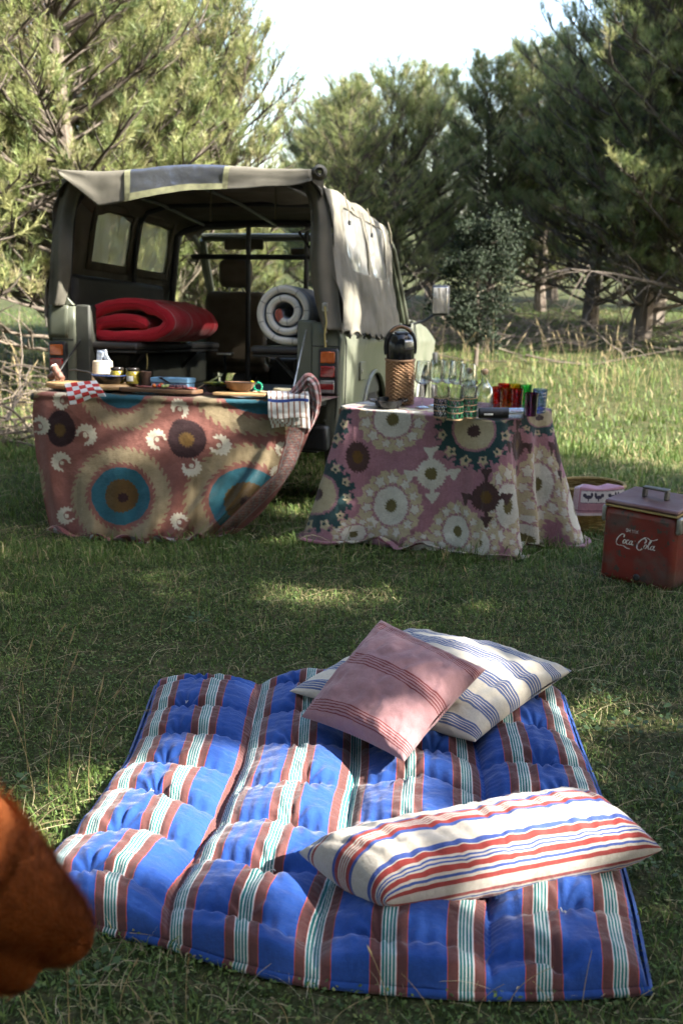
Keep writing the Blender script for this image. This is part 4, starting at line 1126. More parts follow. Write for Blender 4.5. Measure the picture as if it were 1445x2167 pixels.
# woven border along the right edge and the hem
U2 = np.concatenate([u[:, :1] * np.ones((1, ntp - 1)), u, u[:, -1:] * np.ones((1, nh - 1))], 1)
V2 = np.concatenate([0 * tv[:, :-1], v, 1 + hv[:, 1:]], 1)
bd = (X > np.interp(Y, [838, 1000, 1128], [628, 585, 452])) & (Y > 838)
q = (X - np.interp(Y, [838, 1000, 1128], [628, 585, 452]))
pat = (np.sin(Y * .45 + 2 * np.sin(q * .5)) > .1)
pr.C[bd] = (.185, .075, .066); pr.C[bd & (q > 5) & (q < 34) & pat] = (.155, .12, .12); pr.C[bd & (q > 9) & (q < 30) & ~pat & (np.sin(Y * 1.1) > .4)] = (.25, .19, .165); pr.C[bd & ((np.abs(q - 5) < 1.5) | (np.abs(q - 36) < 1.5))] = (.20, .17, .16)
hm = V2 > 1.02
pr.C[hm] = (.20, .062, .058); pr.C[hm & (V2 > 1.45) & (V2 < 1.6)] = (.06, .025, .03); pr.C[hm & (V2 > 1.62) & (np.sin(X * .3) > .2)] = (.28, .26, .27)
clothm, nt, ou = new_mat('woven_cotton')
at = N(nt, 'ShaderNodeAttribute', attribute_name='Col')
st1 = noise_fac(nt, 1.0, 3, .3, .7, stretch=(420, 420, 40)); st2 = noise_fac(nt, 1.0, 3, .3, .7, stretch=(60, 60, 420)); bl = noise_fac(nt, 9, 4, .3, .75)
cc_ = mixc(nt, st1, at.outputs['Color'], (.80, .80, .80), 'MULTIPLY'); cc_ = mixc(nt, st2, cc_, (.86, .85, .84), 'MULTIPLY'); cc_ = mixc(nt, bl, cc_, (.80, .79, .76), 'MULTIPLY')
pb_ = N(nt, 'ShaderNodeBsdfPrincipled'); pb_.inputs['Roughness'].default_value = .9; pb_.inputs['Specular IOR Level'].default_value = .12; pb_.inputs['Sheen Weight'].default_value = .15
nt.links.new(mixc(nt, 1.0, cc_, (1.22, 1.22, 1.22), 'MULTIPLY'), pb_.inputs['Base Color'])
b1 = N(nt, 'ShaderNodeBump'); b1.inputs['Strength'].default_value = .5; b1.inputs['Distance'].default_value = .012; nt.links.new(noise_fac(nt, 24, 5, 0, 1), b1.inputs['Height'])
b2 = N(nt, 'ShaderNodeBump'); b2.inputs['Strength'].default_value = .4; b2.inputs['Distance'].default_value = .003; nt.links.new(st2, b2.inputs['Height']); nt.links.new(b1.outputs[0], b2.inputs['Normal']); nt.links.new(b2.outputs[0], pb_.inputs['Normal'])
nt.links.new(pb_.outputs[0], ou.inputs[0])
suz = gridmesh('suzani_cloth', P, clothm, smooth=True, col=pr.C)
tag(suz, 'rose red embroidered cloth with teal and brown rings hanging from the lowered tailgate', 'tablecloth')
# raised corner of the same cloth at the right
def ribbon(pts, wid, n=60, m=22, curl=.035):
    pts = np.array(pts); t = np.linspace(0, len(pts) - 1, n); i = np.arange(len(pts))
    C = np.stack([np.interp(t, i, pts[:, k]) for k in range(3)], -1)
    for _ in range(6): C[1:-1] = (C[:-2] + 2 * C[1:-1] + C[2:]) / 4
    T = np.gradient(C, axis=0); T /= np.linalg.norm(T, axis=1, keepdims=True)
    S = np.cross(T, np.array([0, -1.0, .15])); S /= np.linalg.norm(S, axis=1, keepdims=True)
    w = np.linspace(-1, 1, m); W = np.interp(t, i, wid)
    off = (np.cos(w * 2.2) - 1) * -1
    return C[:, None] + S[:, None] * (w[None] * W[:, None])[..., None] + np.array([0, 1, 0.0]) * (curl * off)[None, :, None] + np.array([0, -.012, 0]) * np.sin(w * 9 + t[:, None])[..., None]
pts = [aty(610, 846, 4.84), aty(634, 824, 4.83), aty(652, 803, 4.80), aty(664, 818, 4.76), aty(668, 850, 4.765), aty(664, 880, 4.78), aty(652, 915, 4.80)]
RB = ribbon(pts, [.018, .024, .027, .028, .026, .020, .008])
tt = np.linspace(0, 1, 60)[:, None] * np.ones((1, 22)); ww = np.linspace(-1, 1, 22)[None] * np.ones((60, 1))
c = np.empty((60, 22, 3)); c[:] = (.28, .14, .135); c[np.sin(tt * 60 + 3 * ww) > .4] = (.23, .235, .25); c[np.abs(ww) > .8] = (.27, .09, .085); c[(np.sin(tt * 60 + 3 * ww) > .88)] = (.36, .32, .29)
solidify(gridmesh('folded_corner', RB, clothm, parent=suz, smooth=True, col=c), .004, 0)

# ---- pink suzani over the drinks table -----------------------------------------
TZ = .575
corners = TBL; seglen = [np.linalg.norm(corners[(i + 1) % 4] - corners[i]) for i in range(4)]
def perim(rc=.045, step=.0052):
    pts = []; nrm = []
    cen = sum(corners) / 4
    for i in range(4):
        p0, p1, p2 = corners[i - 1], corners[i], corners[(i + 1) % 4]
        d0 = (p1 - p0) / np.linalg.norm(p1 - p0); d1 = (p2 - p1) / np.linalg.norm(p2 - p1)
        n0 = np.array([d0[1], -d0[0]]); n1 = np.array([d1[1], -d1[0]])
        a0, a1 = math.atan2(n0[1], n0[0]), math.atan2(n1[1], n1[0])
        while a1 < a0: a1 += 2 * math.pi
        bis = (n0 + n1) / np.linalg.norm(n0 + n1); cc = p1 - bis * rc / max(.3, np.dot(bis, n0))
        k = max(4, int((a1 - a0) * rc * 3.0 / step))
        for a in np.linspace(a0, a1, k):
            nn = np.array([math.cos(a), math.sin(a)]); pts.append(cc + nn * rc); nrm.append(nn)
        p2n = corners[(i + 1) % 4]; p3 = corners[(i + 2) % 4]
        d2 = (p3 - p2n) / np.linalg.norm(p3 - p2n); n2 = np.array([d2[1], -d2[0]]); b2 = (n1 + n2) / np.linalg.norm(n1 + n2)
        c2 = p2n - b2 * rc / max(.3, np.dot(b2, n1)) + n1 * rc
        k = int(np.linalg.norm(c2 - pts[-1]) / step)
        st = pts[-1]
        for t in np.linspace(0, 1, k)[1:-1]:
            pts.append(st + (c2 - st) * t); nrm.append(n1)
    return np.array(pts + pts[:1]), np.array(nrm + nrm[:1])
pp, nn = perim()
sl = np.concatenate([[0], np.cumsum(np.linalg.norm(np.diff(pp, axis=0), axis=1))])
nv2 = 135; v2 = np.linspace(0, 1, nv2)[None]
S2 = sl[:, None]; gnd = terrain_z(pp[:, 0], pp[:, 1])[:, None]
Ltot = sl[-1]
corner_s = [sl[np.argmin(np.linalg.norm(pp - c_, axis=1))] for c_ in corners]
fl, fr, brr, bll = corner_s
def bell(s, c0, w): 
    d = (s - c0 + Ltot / 2) % Ltot - Ltot / 2
    return np.exp(-(d / w)**2)
dl = lambda c0: ((S2 - c0 + Ltot / 2) % Ltot - Ltot / 2)
flare = .015 + .055 * v2**1.2 + bell(S2, fl, .10) * .13 * v2**1.15 + bell(S2, fr, .06) * .07 * v2 + bell(S2, brr, .10) * .14 * v2**1.2 + bell(S2, bll, .1) * .1 * v2
folds = (.020 * np.sin(S2 * 17 + 1.5 * fbm(S2 * 3, v2 * 2 + 0 * S2)) * v2 + .030 * np.sin(dl(fr + .17) * 38) * bell(S2, fr + .16, .17) * v2**.8 + .026 * np.sin(S2 * 41 + 2) * bell(S2, fr + .25, .28) * v2 + .02 * bell(S2, fr - .10, .03) * v2 - .022 * bell(S2, fr - .05, .025) * v2 - .028 * bell(S2, fr + .065, .025) * v2**.7 + .025 * bell(S2, fr + .12, .03) * v2)
folds = folds + .008 * fbm(S2 * 18, v2 * 5 + 0 * S2, 3) + .009 * fbm(S2 * 6, v2 * 12 + 0 * S2, 2) * v2
off = flare + folds
def skirt(o_):
    xy = pp[:, None] + nn[:, None] * o_[..., None]
    z = TZ + .004 - sstep(0, .05, v2) * .006 - (TZ - gnd) * v2
    zz = np.maximum(z + 0 * o_, terrain_z(xy[..., 0], xy[..., 1]) + .006)
    return np.concatenate([xy, zz[..., None]], -1)
SK = skirt(off); SK0 = skirt(flare + 0 * folds)
# pooled hem
nh2 = 34; h2 = np.linspace(0, 1, nh2)[None]
am = (.030 + .05 * bell(S2, fl + .35, .25) + .03 * bell(S2, fr + .1, .15) + .09 * fbm(S2 * 13, h2 * 0 + 1 + 0 * S2, 3))
am = am.clip(.015, .11)
am = am * (1 - .75 * bell(S2, fl, .12)) * (1 - .6 * bell(S2, brr, .12)) * (1 - .5 * bell(S2, fr, .1))
hx = pp[:, None] + nn[:, None] * (off[:, -1:] + am * np.sin(h2 * 2.4) + .012 * np.sin(h2 * 7 + S2 * 22))[..., None]
hz = terrain_z(hx[..., 0], hx[..., 1]) + .012 + (.030 + .020 * np.sin(S2 * 26 + 2 * fbm(S2 * 6, h2 + 0 * S2))) * np.sin(h2 * np.pi)**.8 * np.clip(am / .05, .2, 1)
HM = np.concatenate([hx, hz[..., None]], -1); HM[:, 0] = SK[:, -1]
# top: shrink rings towards the middle
nt_ = 40; cen = sum(corners) / 4; k = np.linspace(0, 1, nt_)[None, :, None]
TP = np.concatenate([cen + (pp[:, None] - cen) * k, np.full((len(pp), nt_, 1), TZ) + .004], -1); TP[..., 2] += .003 * fbm(TP[..., 0] * 12, TP[..., 1] * 12, 3) * (1 - k[..., 0]**8)
TP[:, 0] += 0
P2 = np.concatenate([TP[:, :-1], SK, HM[:, 1:]], 1)
B2 = np.concatenate([TP[:, :-1], SK0, HM[:, 1:]], 1)
def project(P):
    q = P - EYE; Zc = q[..., 1] * _c - q[..., 2] * _s; Yc = q[..., 1] * _s + q[..., 2] * _c
    return CX + FPX * q[..., 0] / Zc, CY - FPX * Yc / Zc
X, Y = project(B2)
PINK, WHT, CRM, OLV, DTEAL, DBRN = (.285, .142, .172), (.50, .48, .42), (.40, .34, .22), (.115, .095, .035), (.022, .052, .055), (.060, .032, .030)
# cloth coordinates on the unseen back and left: unrolled
un = (S2 * np.ones_like(X) > brr + .05) | (S2 * np.ones_like(X) < 0)
col_i = np.concatenate([np.zeros(nt_ - 1), np.arange(nv2) / nv2 * 285, 285 + np.zeros(nh2 - 1)])[None] * np.ones_like(X)
X = np.where(un, 690 + ((S2 - brr) * 430) % 370 + 0 * X, X); Y = np.where(un, 870 + col_i, Y)
# table-top part: continue in plan so that rings run over the edge
isTop = np.concatenate([np.ones(nt_ - 1), np.zeros(nv2 + nh2 - 1)])[None] * np.ones_like(X) > .5
fdir = (corners[1] - corners[0]) / seglen[0]; bdir = np.array([-fdir[1], fdir[0]])
rel = B2[..., :2] - corners[0]
Xt = 716 + (rel @ fdir) / seglen[0] * 345; Yt = 868 + (rel @ fdir) / seglen[0] * 28 - (rel @ bdir) * 430
X = np.where(isTop, Xt, X); Y = np.where(isTop, Yt, Y)
pr = Print(X, Y, PINK)
pr.C[np.sin(X * .9 + np.sin(Y * .05)) * np.sin(X * .23) > .78] = tuple(t * 1.12 for t in PINK)
def roundel(cx, cy, rx, ry, k=1.0):
    pr.disc(cx, cy, rx * 1.75, ry * 1.75, CRM, 16, .10)
    pr.petal_ring(cx, cy, rx * 1.75, ry * 1.75, 16, CRM, .16, .95)
    pr.petal_ring(cx, cy, rx * 1.75, ry * 1.75, 11, PINK, .20, .80); pr.petal_ring(cx, cy, rx * 1.75, ry * 1.75, 11, WHT, .175, .80)
    pr.petal_ring(cx, cy, rx * 1.75, ry * 1.75, 22, PINK, .05, .64)
    pr.disc(cx, cy, rx * 1.08, ry * 1.08, PINK, 60, .05); pr.disc(cx, cy, rx, ry, WHT, 46, .09); pr.disc(cx, cy, rx * .34, ry * .34, OLV, 15, .28)
def tealring(cx, cy, rx, ry, n=11):
    pr.disc(cx, cy, rx * 1.72, ry * 1.72, DTEAL, 0, 0); pr.petal_ring(cx, cy, rx * 1.85, ry * 1.85, n * 2, DTEAL, .13, 1.0)
    pr.petal_ring(cx, cy, rx * 1.85, ry * 1.85, n, PINK, .18, .91)
    pr.petal_ring(cx, cy, rx * 1.85, ry * 1.85, n, CRM, .16, .88); pr.petal_ring(cx, cy, rx * 1.85, ry * 1.85, n, DTEAL, .065, .85)
    pr.disc(cx, cy, rx * 1.12, ry * 1.12, PINK, 60, .05); pr.disc(cx, cy, rx, ry, CRM, 46, .07); pr.disc(cx, cy, rx * .32, ry * .32, DBRN, 14, .3)
def palm(cx, cy, rx, ry, c, c2, arms=True):
    if arms:
        for dx, dy in ((1.5, 0), (-1.5, 0), (0, 1.55), (0, -1.55)):
            pr.flower(cx + dx * rx, cy + dy * ry, rx * .55, ry * .5, c, 3, .5, .5)
            pr.disc(cx + dx * rx * .72, cy + dy * ry * .72, rx * .13 + abs(dx) * .18 * rx, ry * .13 + abs(dy) * .18 * ry, c)
    pr.disc(cx, cy, rx, ry, c, 26, .16); pr.disc(cx, cy, rx * .42, ry * .42, c2, 13, .25)
roundel(830, 886, 39, 39); roundel(826, 1070, 37, 41); roundel(897, 1168, 26, 24); roundel(749, 1130, 24, 20)
roundel(1072, 1070, 24, 48); roundel(1142, 1028, 23, 46); roundel(1212, 1075, 22, 44); roundel(1010, 1150, 26, 28); roundel(1115, 1140, 24, 30)
tealring(676, 1045, 37, 41); tealring(1002, 912, 42, 41); roundel(965, 1125, 30, 34); tealring(672, 884, 36, 38); tealring(1142, 884, 25, 20, 9)
palm(913, 1002, 31, 31, WHT, OLV); palm(757, 967, 24, 32, DBRN, OCHRE, False); palm(1028, 1052, 27, 33, DBRN, OCHRE); palm(1096, 946, 13, 31, DBRN, OCHRE); palm(1178, 945, 11, 38, DBRN, OCHRE)
# on the table top
for cx, cy in ((935, 800), (760, 780), (1060, 780)): roundel(cx, cy, 34, 34)
hb = (np.concatenate([np.zeros(nt_ - 1 + nv2), h2[0, 1:]])[None] * np.ones_like(X))
pr.C[(hb > .70) & (hb < .8)] = (.16, .04, .06)
cloth2 = gridmesh('suzani_tablecloth', P2, clothm, smooth=True, col=pr.C)
tag(cloth2, 'dusty pink embroidered cloth with cream and dark green roundels over the drinks table', 'tablecloth')
table = empty('folding_table', (*cen, 0)); tag(table, 'small folding table hidden under the dusty pink embroidered cloth', 'table')
wood_d = pmat('dark_wood', (.10, .06, .035), .6, (.16, .10, .06), 18, stretch=(1, 8, 8))
mb = MB(); mb.prism([(*(c_ - cen) * .985, TZ - .035) for c_ in corners], (0, 0, 0), (0, 0, .03)); mb.build('table_top', wood_d, table, smooth=False)
for c_ in corners:
    q = (c_ - cen) * .9; z = float(terrain_z(np.array(c_[0]), np.array(c_[1]))); MB().box(q[0] - .015, q[0] + .015, q[1] - .015, q[1] + .015, z, TZ - .036).build('leg', wood_d, table)

# ---- big striped futon ---------------------------------------------------------
def curve(pts, t):
    pts = np.array(pts)[:, :2]; d = np.concatenate([[0], np.cumsum(np.linalg.norm(np.diff(pts, axis=0), axis=1))]); d /= d[-1]
    f = np.linspace(0, 1, 60); C = np.stack([np.interp(f, d, pts[:, k]) for k in range(2)], -1)
    for _ in range(4): C[1:-1] = (C[:-2] + 2 * C[1:-1] + C[2:]) / 4
    return np.stack([np.interp(t, f, C[:, k]) for k in range(2)], -1)
nu, nv = 300, 300
uu = np.linspace(0, 1, nu); vv = np.linspace(0, 1, nv)
Fr, Nr, Lf, Rt = curve(FUT_FAR, uu), curve(FUT_NEAR, uu), curve(FUT_LEFT, vv), curve(FUT_RIGHT, vv)
U, V = np.meshgrid(uu, vv, indexing='ij'); U3, V3 = U[..., None], V[..., None]
XY = (1 - V3) * Fr[:, None] + V3 * Nr[:, None] + (1 - U3) * Lf[None] + U3 * Rt[None] - ((1 - U3) * (1 - V3) * Fr[0] + U3 * (1 - V3) * Fr[-1] + (1 - U3) * V3 * Nr[0] + U3 * V3 * Nr[-1])
seams = [0, .255, .50, .765, 1.0]
W_, L_ = 1.29, 1.22
H = np.zeros((nu, nv)); gT = random.Random(31); TUFTS = []
for i in range(4):
    a, b = seams[i], seams[i + 1]
    wob = .010 * fbm(V * 5 + i * 7, V * 0 + i, 2) * 2
    t = ((U + wob - a) / (b - a)).clip(0, 1); m = (U + wob >= a) & (U + wob < b)
    ar = np.sin(np.pi * t).clip(0, 1)
    h = .068 * ar**.50
    for q in np.arange(.06 + .05 * gT.random(), 1.0, .145):
        vq = q + gT.uniform(-.02, .02); uq = (a + b) / 2 + gT.uniform(-.035, .035)
        line = vq + .045 * fbm(U * 6 + i * 3, V * 0 + q * 9, 2) * 2 + .03 * (U - uq)
        d = (V - line) * L_
        dep_ = gT.uniform(.026, .050); TUFTS.append((uq, vq))
        near_t = np.exp(-(((U - uq) * W_) / .085)**2)
        h -= dep_ * np.exp(-np.abs(d / .021)**1.25) * (.62 + .38 * near_t) * ar**.4
        h -= .016 * np.exp(-(((U - uq) * W_ / .030)**2 + (d / .026)**2))
        h += .0045 * np.sin(((U - uq) * W_) * 190 + 5 * fbm(U * 8, V * 8)) * np.exp(-np.abs(d / .040)) * (1 - near_t * .3) * ar**.5
        h += .006 * np.sin(np.arctan2(d, (U - uq) * W_ + 1e-6) * 9 + i) * np.exp(-(np.hypot((U - uq) * W_, d) / .07)**2) * np.clip(np.hypot((U - uq) * W_, d) / .03, 0, 1)
    H = np.where(m, h, H)
H = np.where(U >= 1, 0, H)
H += .009 * fbm(U * 7, V * 7, 3) + .009 * fbm(U * 14 + 4, V * 46, 4) * (H > .01) + .005 * fbm(U * 50, V * 30, 3)
H += .0016 * np.sin(V * L_ * 420 + 6 * fbm(U * 9, V * 9)) * np.exp(-np.minimum.reduce([np.abs(U - s_) for s_ in seams]) / .018)
edge_v = np.minimum(V, 1 - V) * L_; edge_u = np.minimum(U, 1 - U) * W_
H *= np.sqrt(np.clip(edge_v / .055, 0, 1)) * .55 + .45 * np.clip(edge_v / .02, 0, 1)
H = np.maximum(H, .002) + .020
Z = terrain_z(XY[..., 0], XY[..., 1]) + H * sstep(-.001, .012, np.minimum(edge_v, edge_u)) + .003 + .012 * sstep(.75, 1, V) * np.sin(U * 11) * sstep(0, .1, 1 - V) + .01 * np.clip(np.sin(U * 14 + 1), 0, 1) * sstep(.9, 1.0, V)
PER = .147; OFFS = PER * 1.5 - .058
BLUE, MAR, REDL, WHITE, TEALL = (.012, .056, .245), (.098, .036, .032), (.34, .06, .04), (.50, .51, .49), (.005, .13, .125)
st = [(0, BLUE), (.252, REDL), (.263, MAR), (.387, REDL), (.395, WHITE)]
x = .395
for k in range(4):
    x += .0180; st.append((x, TEALL)); x += .0285; st.append((x, WHITE))
st += [(.605, REDL), (.613, MAR), (.737, REDL), (.748, BLUE)]
futm = stripe_mat('futon_stripes', st, 0, PER, weave=900)
PUV = np.stack([U * W_ + OFFS + .004 * fbm(U * 3, V * 9), V * L_], -1)
fut = gridmesh('striped_futon', np.stack([XY[..., 0], XY[..., 1], Z], -1), futm, smooth=True, uv=PUV)
tag(fut, 'tufted blue futon with maroon, white and teal stripes spread on the grass', 'futon')
# underside edge roll so the mattress has body
per = np.concatenate([np.stack([XY[:, 0, 0], XY[:, 0, 1]], -1), np.stack([XY[-1, 1:, 0], XY[-1, 1:, 1]], -1), np.stack([XY[::-1, -1, 0], XY[::-1, -1, 1]], -1)[1:], np.stack([XY[0, ::-1, 0], XY[0, ::-1, 1]], -1)[1:]])
cxy = per.mean(0); k = len(per); pu = np.concatenate([U[:, 0], U[-1, 1:], U[::-1, -1][1:], U[0, ::-1][1:]])
rows = [(0.0, .022), (.008, .016), (.008, .007), (-.004, -.003)]
PP = np.zeros((k, 4, 3))
dirv = np.gradient(per, axis=0); nv_ = np.stack([-dirv[:, 1], dirv[:, 0]], -1); nv_ /= np.linalg.norm(nv_, axis=1, keepdims=True) + 1e-9
sgn = np.sign(np.sum(nv_ * (per - cxy), axis=1).mean()); nv_ *= sgn
zb = terrain_z(per[:, 0], per[:, 1])
for j, (o_, h_) in enumerate(rows):
    PP[:, j, :2] = per + nv_ * o_; PP[:, j, 2] = zb + h_
edgeuv = np.stack([np.repeat((pu * W_ + OFFS)[:, None], 4, 1), np.zeros((k, 4))], -1)
gridmesh('edge_piping', PP, futm, parent=fut, smooth=True, uv=edgeuv)
# tufting threads
thread = pmat('tuft_thread', (.55, .55, .50), .8)
mb = MB(); gq = random.Random(3)
for (uq, vq) in TUFTS:
    if not (.02 < vq < .98): continue
    i_, j_ = int(uq * (nu - 1)), int(vq * (nv - 1)); b = np.array([XY[i_, j_, 0], XY[i_, j_, 1], Z[i_, j_] + .002])
    for k_ in range(3):
        a_ = gq.random() * 6.28; e_ = b + np.array([math.cos(a_) * .009, math.sin(a_) * .009, gq.uniform(.002, .010)]); mb.tube([b, (b + e_) / 2 + np.array([0, 0, .003]), e_], .0011, 5)
mb.build('tuft_thread', thread, fut)['kind'] = 'stuff'

# ---- pillows -------------------------------------------------------------------
def pillow(name, c00, c10, c11, c01, thick, mat, label, n=70, m=70, pinch=.05, power=.42, sag=0.0, wr=.004, seed=0, ea=2.0, creases=()):
    c00, c10, c11, c01 = (np.array(q, float) for q in (c00, c10, c11, c01))
    a = np.sin(np.linspace(-1, 1, n) * np.pi / 2); b = np.sin(np.linspace(-1, 1, m) * np.pi / 2)
    A, B = np.meshgrid(a, b, indexing='ij')
    A2 = A * (1 - pinch * (1 - B**2)); B2_ = B * (1 - pinch * (1 - A**2))
    s, t = ((A2 + 1) / 2)[..., None], ((B2_ + 1) / 2)[..., None]
    base = (1 - s) * (1 - t) * c00 + s * (1 - t) * c10 + s * t * c11 + (1 - s) * t * c01
    nrm = np.cross(c10 - c00, c01 - c00); nrm /= np.linalg.norm(nrm)
    if nrm[2] < 0: nrm = -nrm
    h = thick * ((1 - np.abs(A)**ea) * (1 - B**2)).clip(0, 1)**power
    edge = (1 - np.maximum(np.abs(A), np.abs(B)))
    for (a_, sl_, dp_, w_) in creases: h = h - dp_ * np.exp(-np.abs((A - a_ - sl_ * B) / w_)**1.5) * np.sqrt((1 - B**2).clip(0, 1)) * (.5 + .5 * vnoise(B * 3 + a_ * 9, A * 0 + 2)) + dp_ * .7 * np.exp(-((A - a_ - sl_ * B - 2 * w_) / (w_ * 1.6))**2) * np.sqrt((1 - B**2).clip(0, 1))
    wrk = wr * (fbm(A * 5 + seed, B * 5, 3) * 2.0 + fbm(A * 3 + seed, B * 16 + 3, 3) * 1.2 * np.exp(-(1 - np.abs(B)) / .25) + fbm(A * 16 + seed, B * 3 + 3, 3) * 1.2 * np.exp(-(1 - np.abs(A)) / .25)) * np.clip(edge * 8, 0, 1)
    topP = base + nrm * (h + wrk)[..., None]; botP = base - nrm * (h * (.55 if sag == 0 else sag) + .3 * wrk)[..., None]
    TA, TB = np.meshgrid(np.linspace(0, 1, n), np.linspace(0, 1, m), indexing='ij'); uv = np.stack([.5 * TA + .25 * (A + 1), .5 * TB + .25 * (B + 1)], -1)
    nn_ = n * m; idx = np.arange(nn_).reshape(n, m)
    F1 = np.stack([idx[:-1, :-1], idx[1:, :-1], idx[1:, 1:], idx[:-1, 1:]], -1).reshape(-1, 4)
    F2 = F1[:, ::-1] + nn_
    o = fast(name, np.concatenate([topP.reshape(-1, 3), botP.reshape(-1, 3)]), np.concatenate([F1, F2]), np.arange(0, (len(F1) + len(F2)) * 4, 4), mat, smooth=True, uv=np.concatenate([uv.reshape(-1, 2)] * 2))
    bm = bmesh.new(); bm.from_mesh(o.data); bmesh.ops.remove_doubles(bm, verts=bm.verts, dist=.0004); bmesh.ops.recalc_face_normals(bm, faces=bm.faces); bm.to_mesh(o.data); bm.free()
    return tag(o, label, 'pillow')
def lines(groups, base, colr, w, gapw, end=1.0):
    st = [(0.0, base)]
    for start, n_ in groups:
        x = start
        for k_ in range(n_):
            st.append((x, colr)); st.append((x + w, base)); x += w + gapw
    return st
# blue ticking pillow
ECRU, INK = (.55, .49, .39), (.036, .062, .21)
st = [(0, ECRU)]
for k in range(5): st += [(.25 + k * .10, (.075, .105, .21)), (.25 + k * .10 + .072, ECRU)]
tick = stripe_mat('blue_ticking', st, 1, .178, weave=420)
pillow('blue_striped_pillow', onz(613, 1463, .105), onz(1005, 1570, .085), onz(1210, 1420, .13), onz(860, 1336, .13), .10, tick, 'cream pillow with blue pinstripe bands lying under the pink pillow', pinch=.05, power=.44, seed=3, wr=.011, creases=[(.45, .4, .008, .05), (-.5, -.3, .006, .05), (.8, .2, .008, .04)])
ROSEP, MAROON = (.295, .160, .165), (.14, .024, .024)
st = lines([(.085, 5), (.455, 5), (.81, 5)], ROSEP, MAROON, .0085, .0105)
pinkm = stripe_mat('pink_stripes', st, 1, weave=700)
pillow('pink_pillow', onz(638, 1517, .125), onz(855, 1612, .115), onz(1027, 1417, .235), onz(806, 1312, .305), .098, pinkm, 'square dusty pink pillow with thin maroon lines leaning on the striped pillow', pinch=.075, power=.46, sag=.7, seed=9, wr=.009, creases=[(-.9, .25, .006, .05), (.85, -.3, .006, .05), (.2, .5, .004, .05)])
NAT, RED, BLU = (.42, .38, .325), (.23, .030, .026), (.036, .065, .23)
st = [(0, NAT), (.02, RED), (.045, NAT), (.06, BLU), (.075, NAT), (.09, RED), (.128, NAT), (.138, BLU), (.150, NAT), (.162, BLU), (.174, NAT), (.188, RED), (.232, NAT), (.242, BLU), (.276, NAT), (.43, BLU), (.456, RED), (.486, NAT), (.497, RED), (.505, NAT), (.517, RED), (.525, NAT), (.537, RED), (.545, NAT), (.557, RED), (.587, BLU), (.613, NAT), (.79, RED), (.81, NAT), (.83, BLU), (.85, NAT)]
bolm = stripe_mat('bolster_stripes', st, 1, weave=500)
gC = random.Random(4)
pillow('long_bolster', onz(818, 1912, .108), onz(1400, 1798, .118), onz(1218, 1690, .118), onz(632, 1804, .118), .097, bolm, 'long cream bolster with red and blue stripes across the near right of the futon', n=150, m=70, pinch=.02, power=.50, sag=.95, seed=21, wr=.007, ea=7.0, creases=[(-.86 + .2 * k + gC.uniform(-.06, .06), gC.uniform(-.08, .12), gC.uniform(.003, .0065), gC.uniform(.018, .032)) for k in range(10)])

# ---- folded red futon and rolled mattress inside the vehicle ---------------------
def sweep(name, path, half, y0, y1, ny, mat, parent_mat, colf=None, n=220, puff=None, endr=.035):
    """thick padded sheet following a path in (x,z), extruded along y with rounded ends"""
    path = np.array(path, float)
    d = np.concatenate([[0], np.cumsum(np.linalg.norm(np.diff(path, axis=0), axis=1))])
    f = np.linspace(0, d[-1], n); C = np.stack([np.interp(f, d, path[:, k]) for k in range(2)], -1)
    for _ in range(10): C[1:-1] = (C[:-2] + 2 * C[1:-1] + C[2:]) / 4
    T = np.gradient(C, axis=0); T /= np.linalg.norm(T, axis=1, keepdims=True); Nn = np.stack([-T[:, 1], T[:, 0]], -1)
    cap = np.sqrt(np.clip(np.minimum(f, d[-1] - f) / half, 0, 1)); cap[0] = cap[-1] = .02
    tt = np.linspace(-1, 1, ny); ysv = (y0 + y1) / 2 + (y1 - y0) / 2 * np.sin(tt * np.pi / 2)
    P = np.zeros((2 * n + 1, ny, 3)); CC = np.zeros((2 * n + 1, ny, 3)) if colf else None
    for j, y in enumerate(ysv):
        e = min(y - y0, y1 - y); ef = math.sqrt(max(0.0, 1 - (1 - min(1, e / endr))**2)) if endr else 1
        pf = puff(f, y) if puff else np.ones(n)
        h = half * cap * max(.03, ef) * pf
        a = C + Nn * h[:, None]; b = (C - Nn * h[:, None])[::-1]
        o_ = np.concatenate([a, b, a[:1]])
        P[:, j, 0] = o_[:, 0]; P[:, j, 2] = o_[:, 1]; P[:, j, 1] = y
        if colf: CC[:, j] = colf(np.concatenate([f, f[::-1], f[:1]]), np.concatenate([np.ones(n), -np.ones(n), [1]]), y, e)
    o = gridmesh(name, P, mat, smooth=True, col=CC); o.matrix_world = parent_mat
    return o
def Z1(zx, zy):   # zoomed pixel of the vehicle's load bay to the rear plane
    q = vlocal(80 + zx / 3.6125, 330 + zy / 3.6132, 1, .12); return (q[0], q[2])
path = [Z1(*p) for p in [(850, 1300), (760, 1265), (620, 1255), (490, 1275), (440, 1310), (455, 1365), (540, 1385), (700, 1385), (850, 1372), (960, 1335), (1010, 1280), (985, 1225), (900, 1175), (780, 1130), (660, 1128), (540, 1150), (450, 1185), (400, 1240), (405, 1290)]]
STRP = [.135, .27, .40, .53, .66, .79]
def redcol(f, side, y, e):
    c = np.empty((len(f), 3)); c[:] = (.40, .018, .030)
    if min(abs(y - s_) for s_ in STRP) < .005: c[:] = (.42, .16, .17)
    return c
redm = pmat('red_quilt_cotton', (1, 1, 1), .9, (0, 0, 0), 1, lo=2, hi=3, attr='Col', bump_s=.4, bump_scale=90, spec=.1, sheen=.15)
def puffr(f, y): return .80 + .22 * abs(math.sin((y - .02) * math.pi / .18))**.5 + .26 * vnoise(f * 18, np.full(len(f), y * 16)) + .10 * vnoise(f * 50, np.full(len(f), y * 60)) - .14
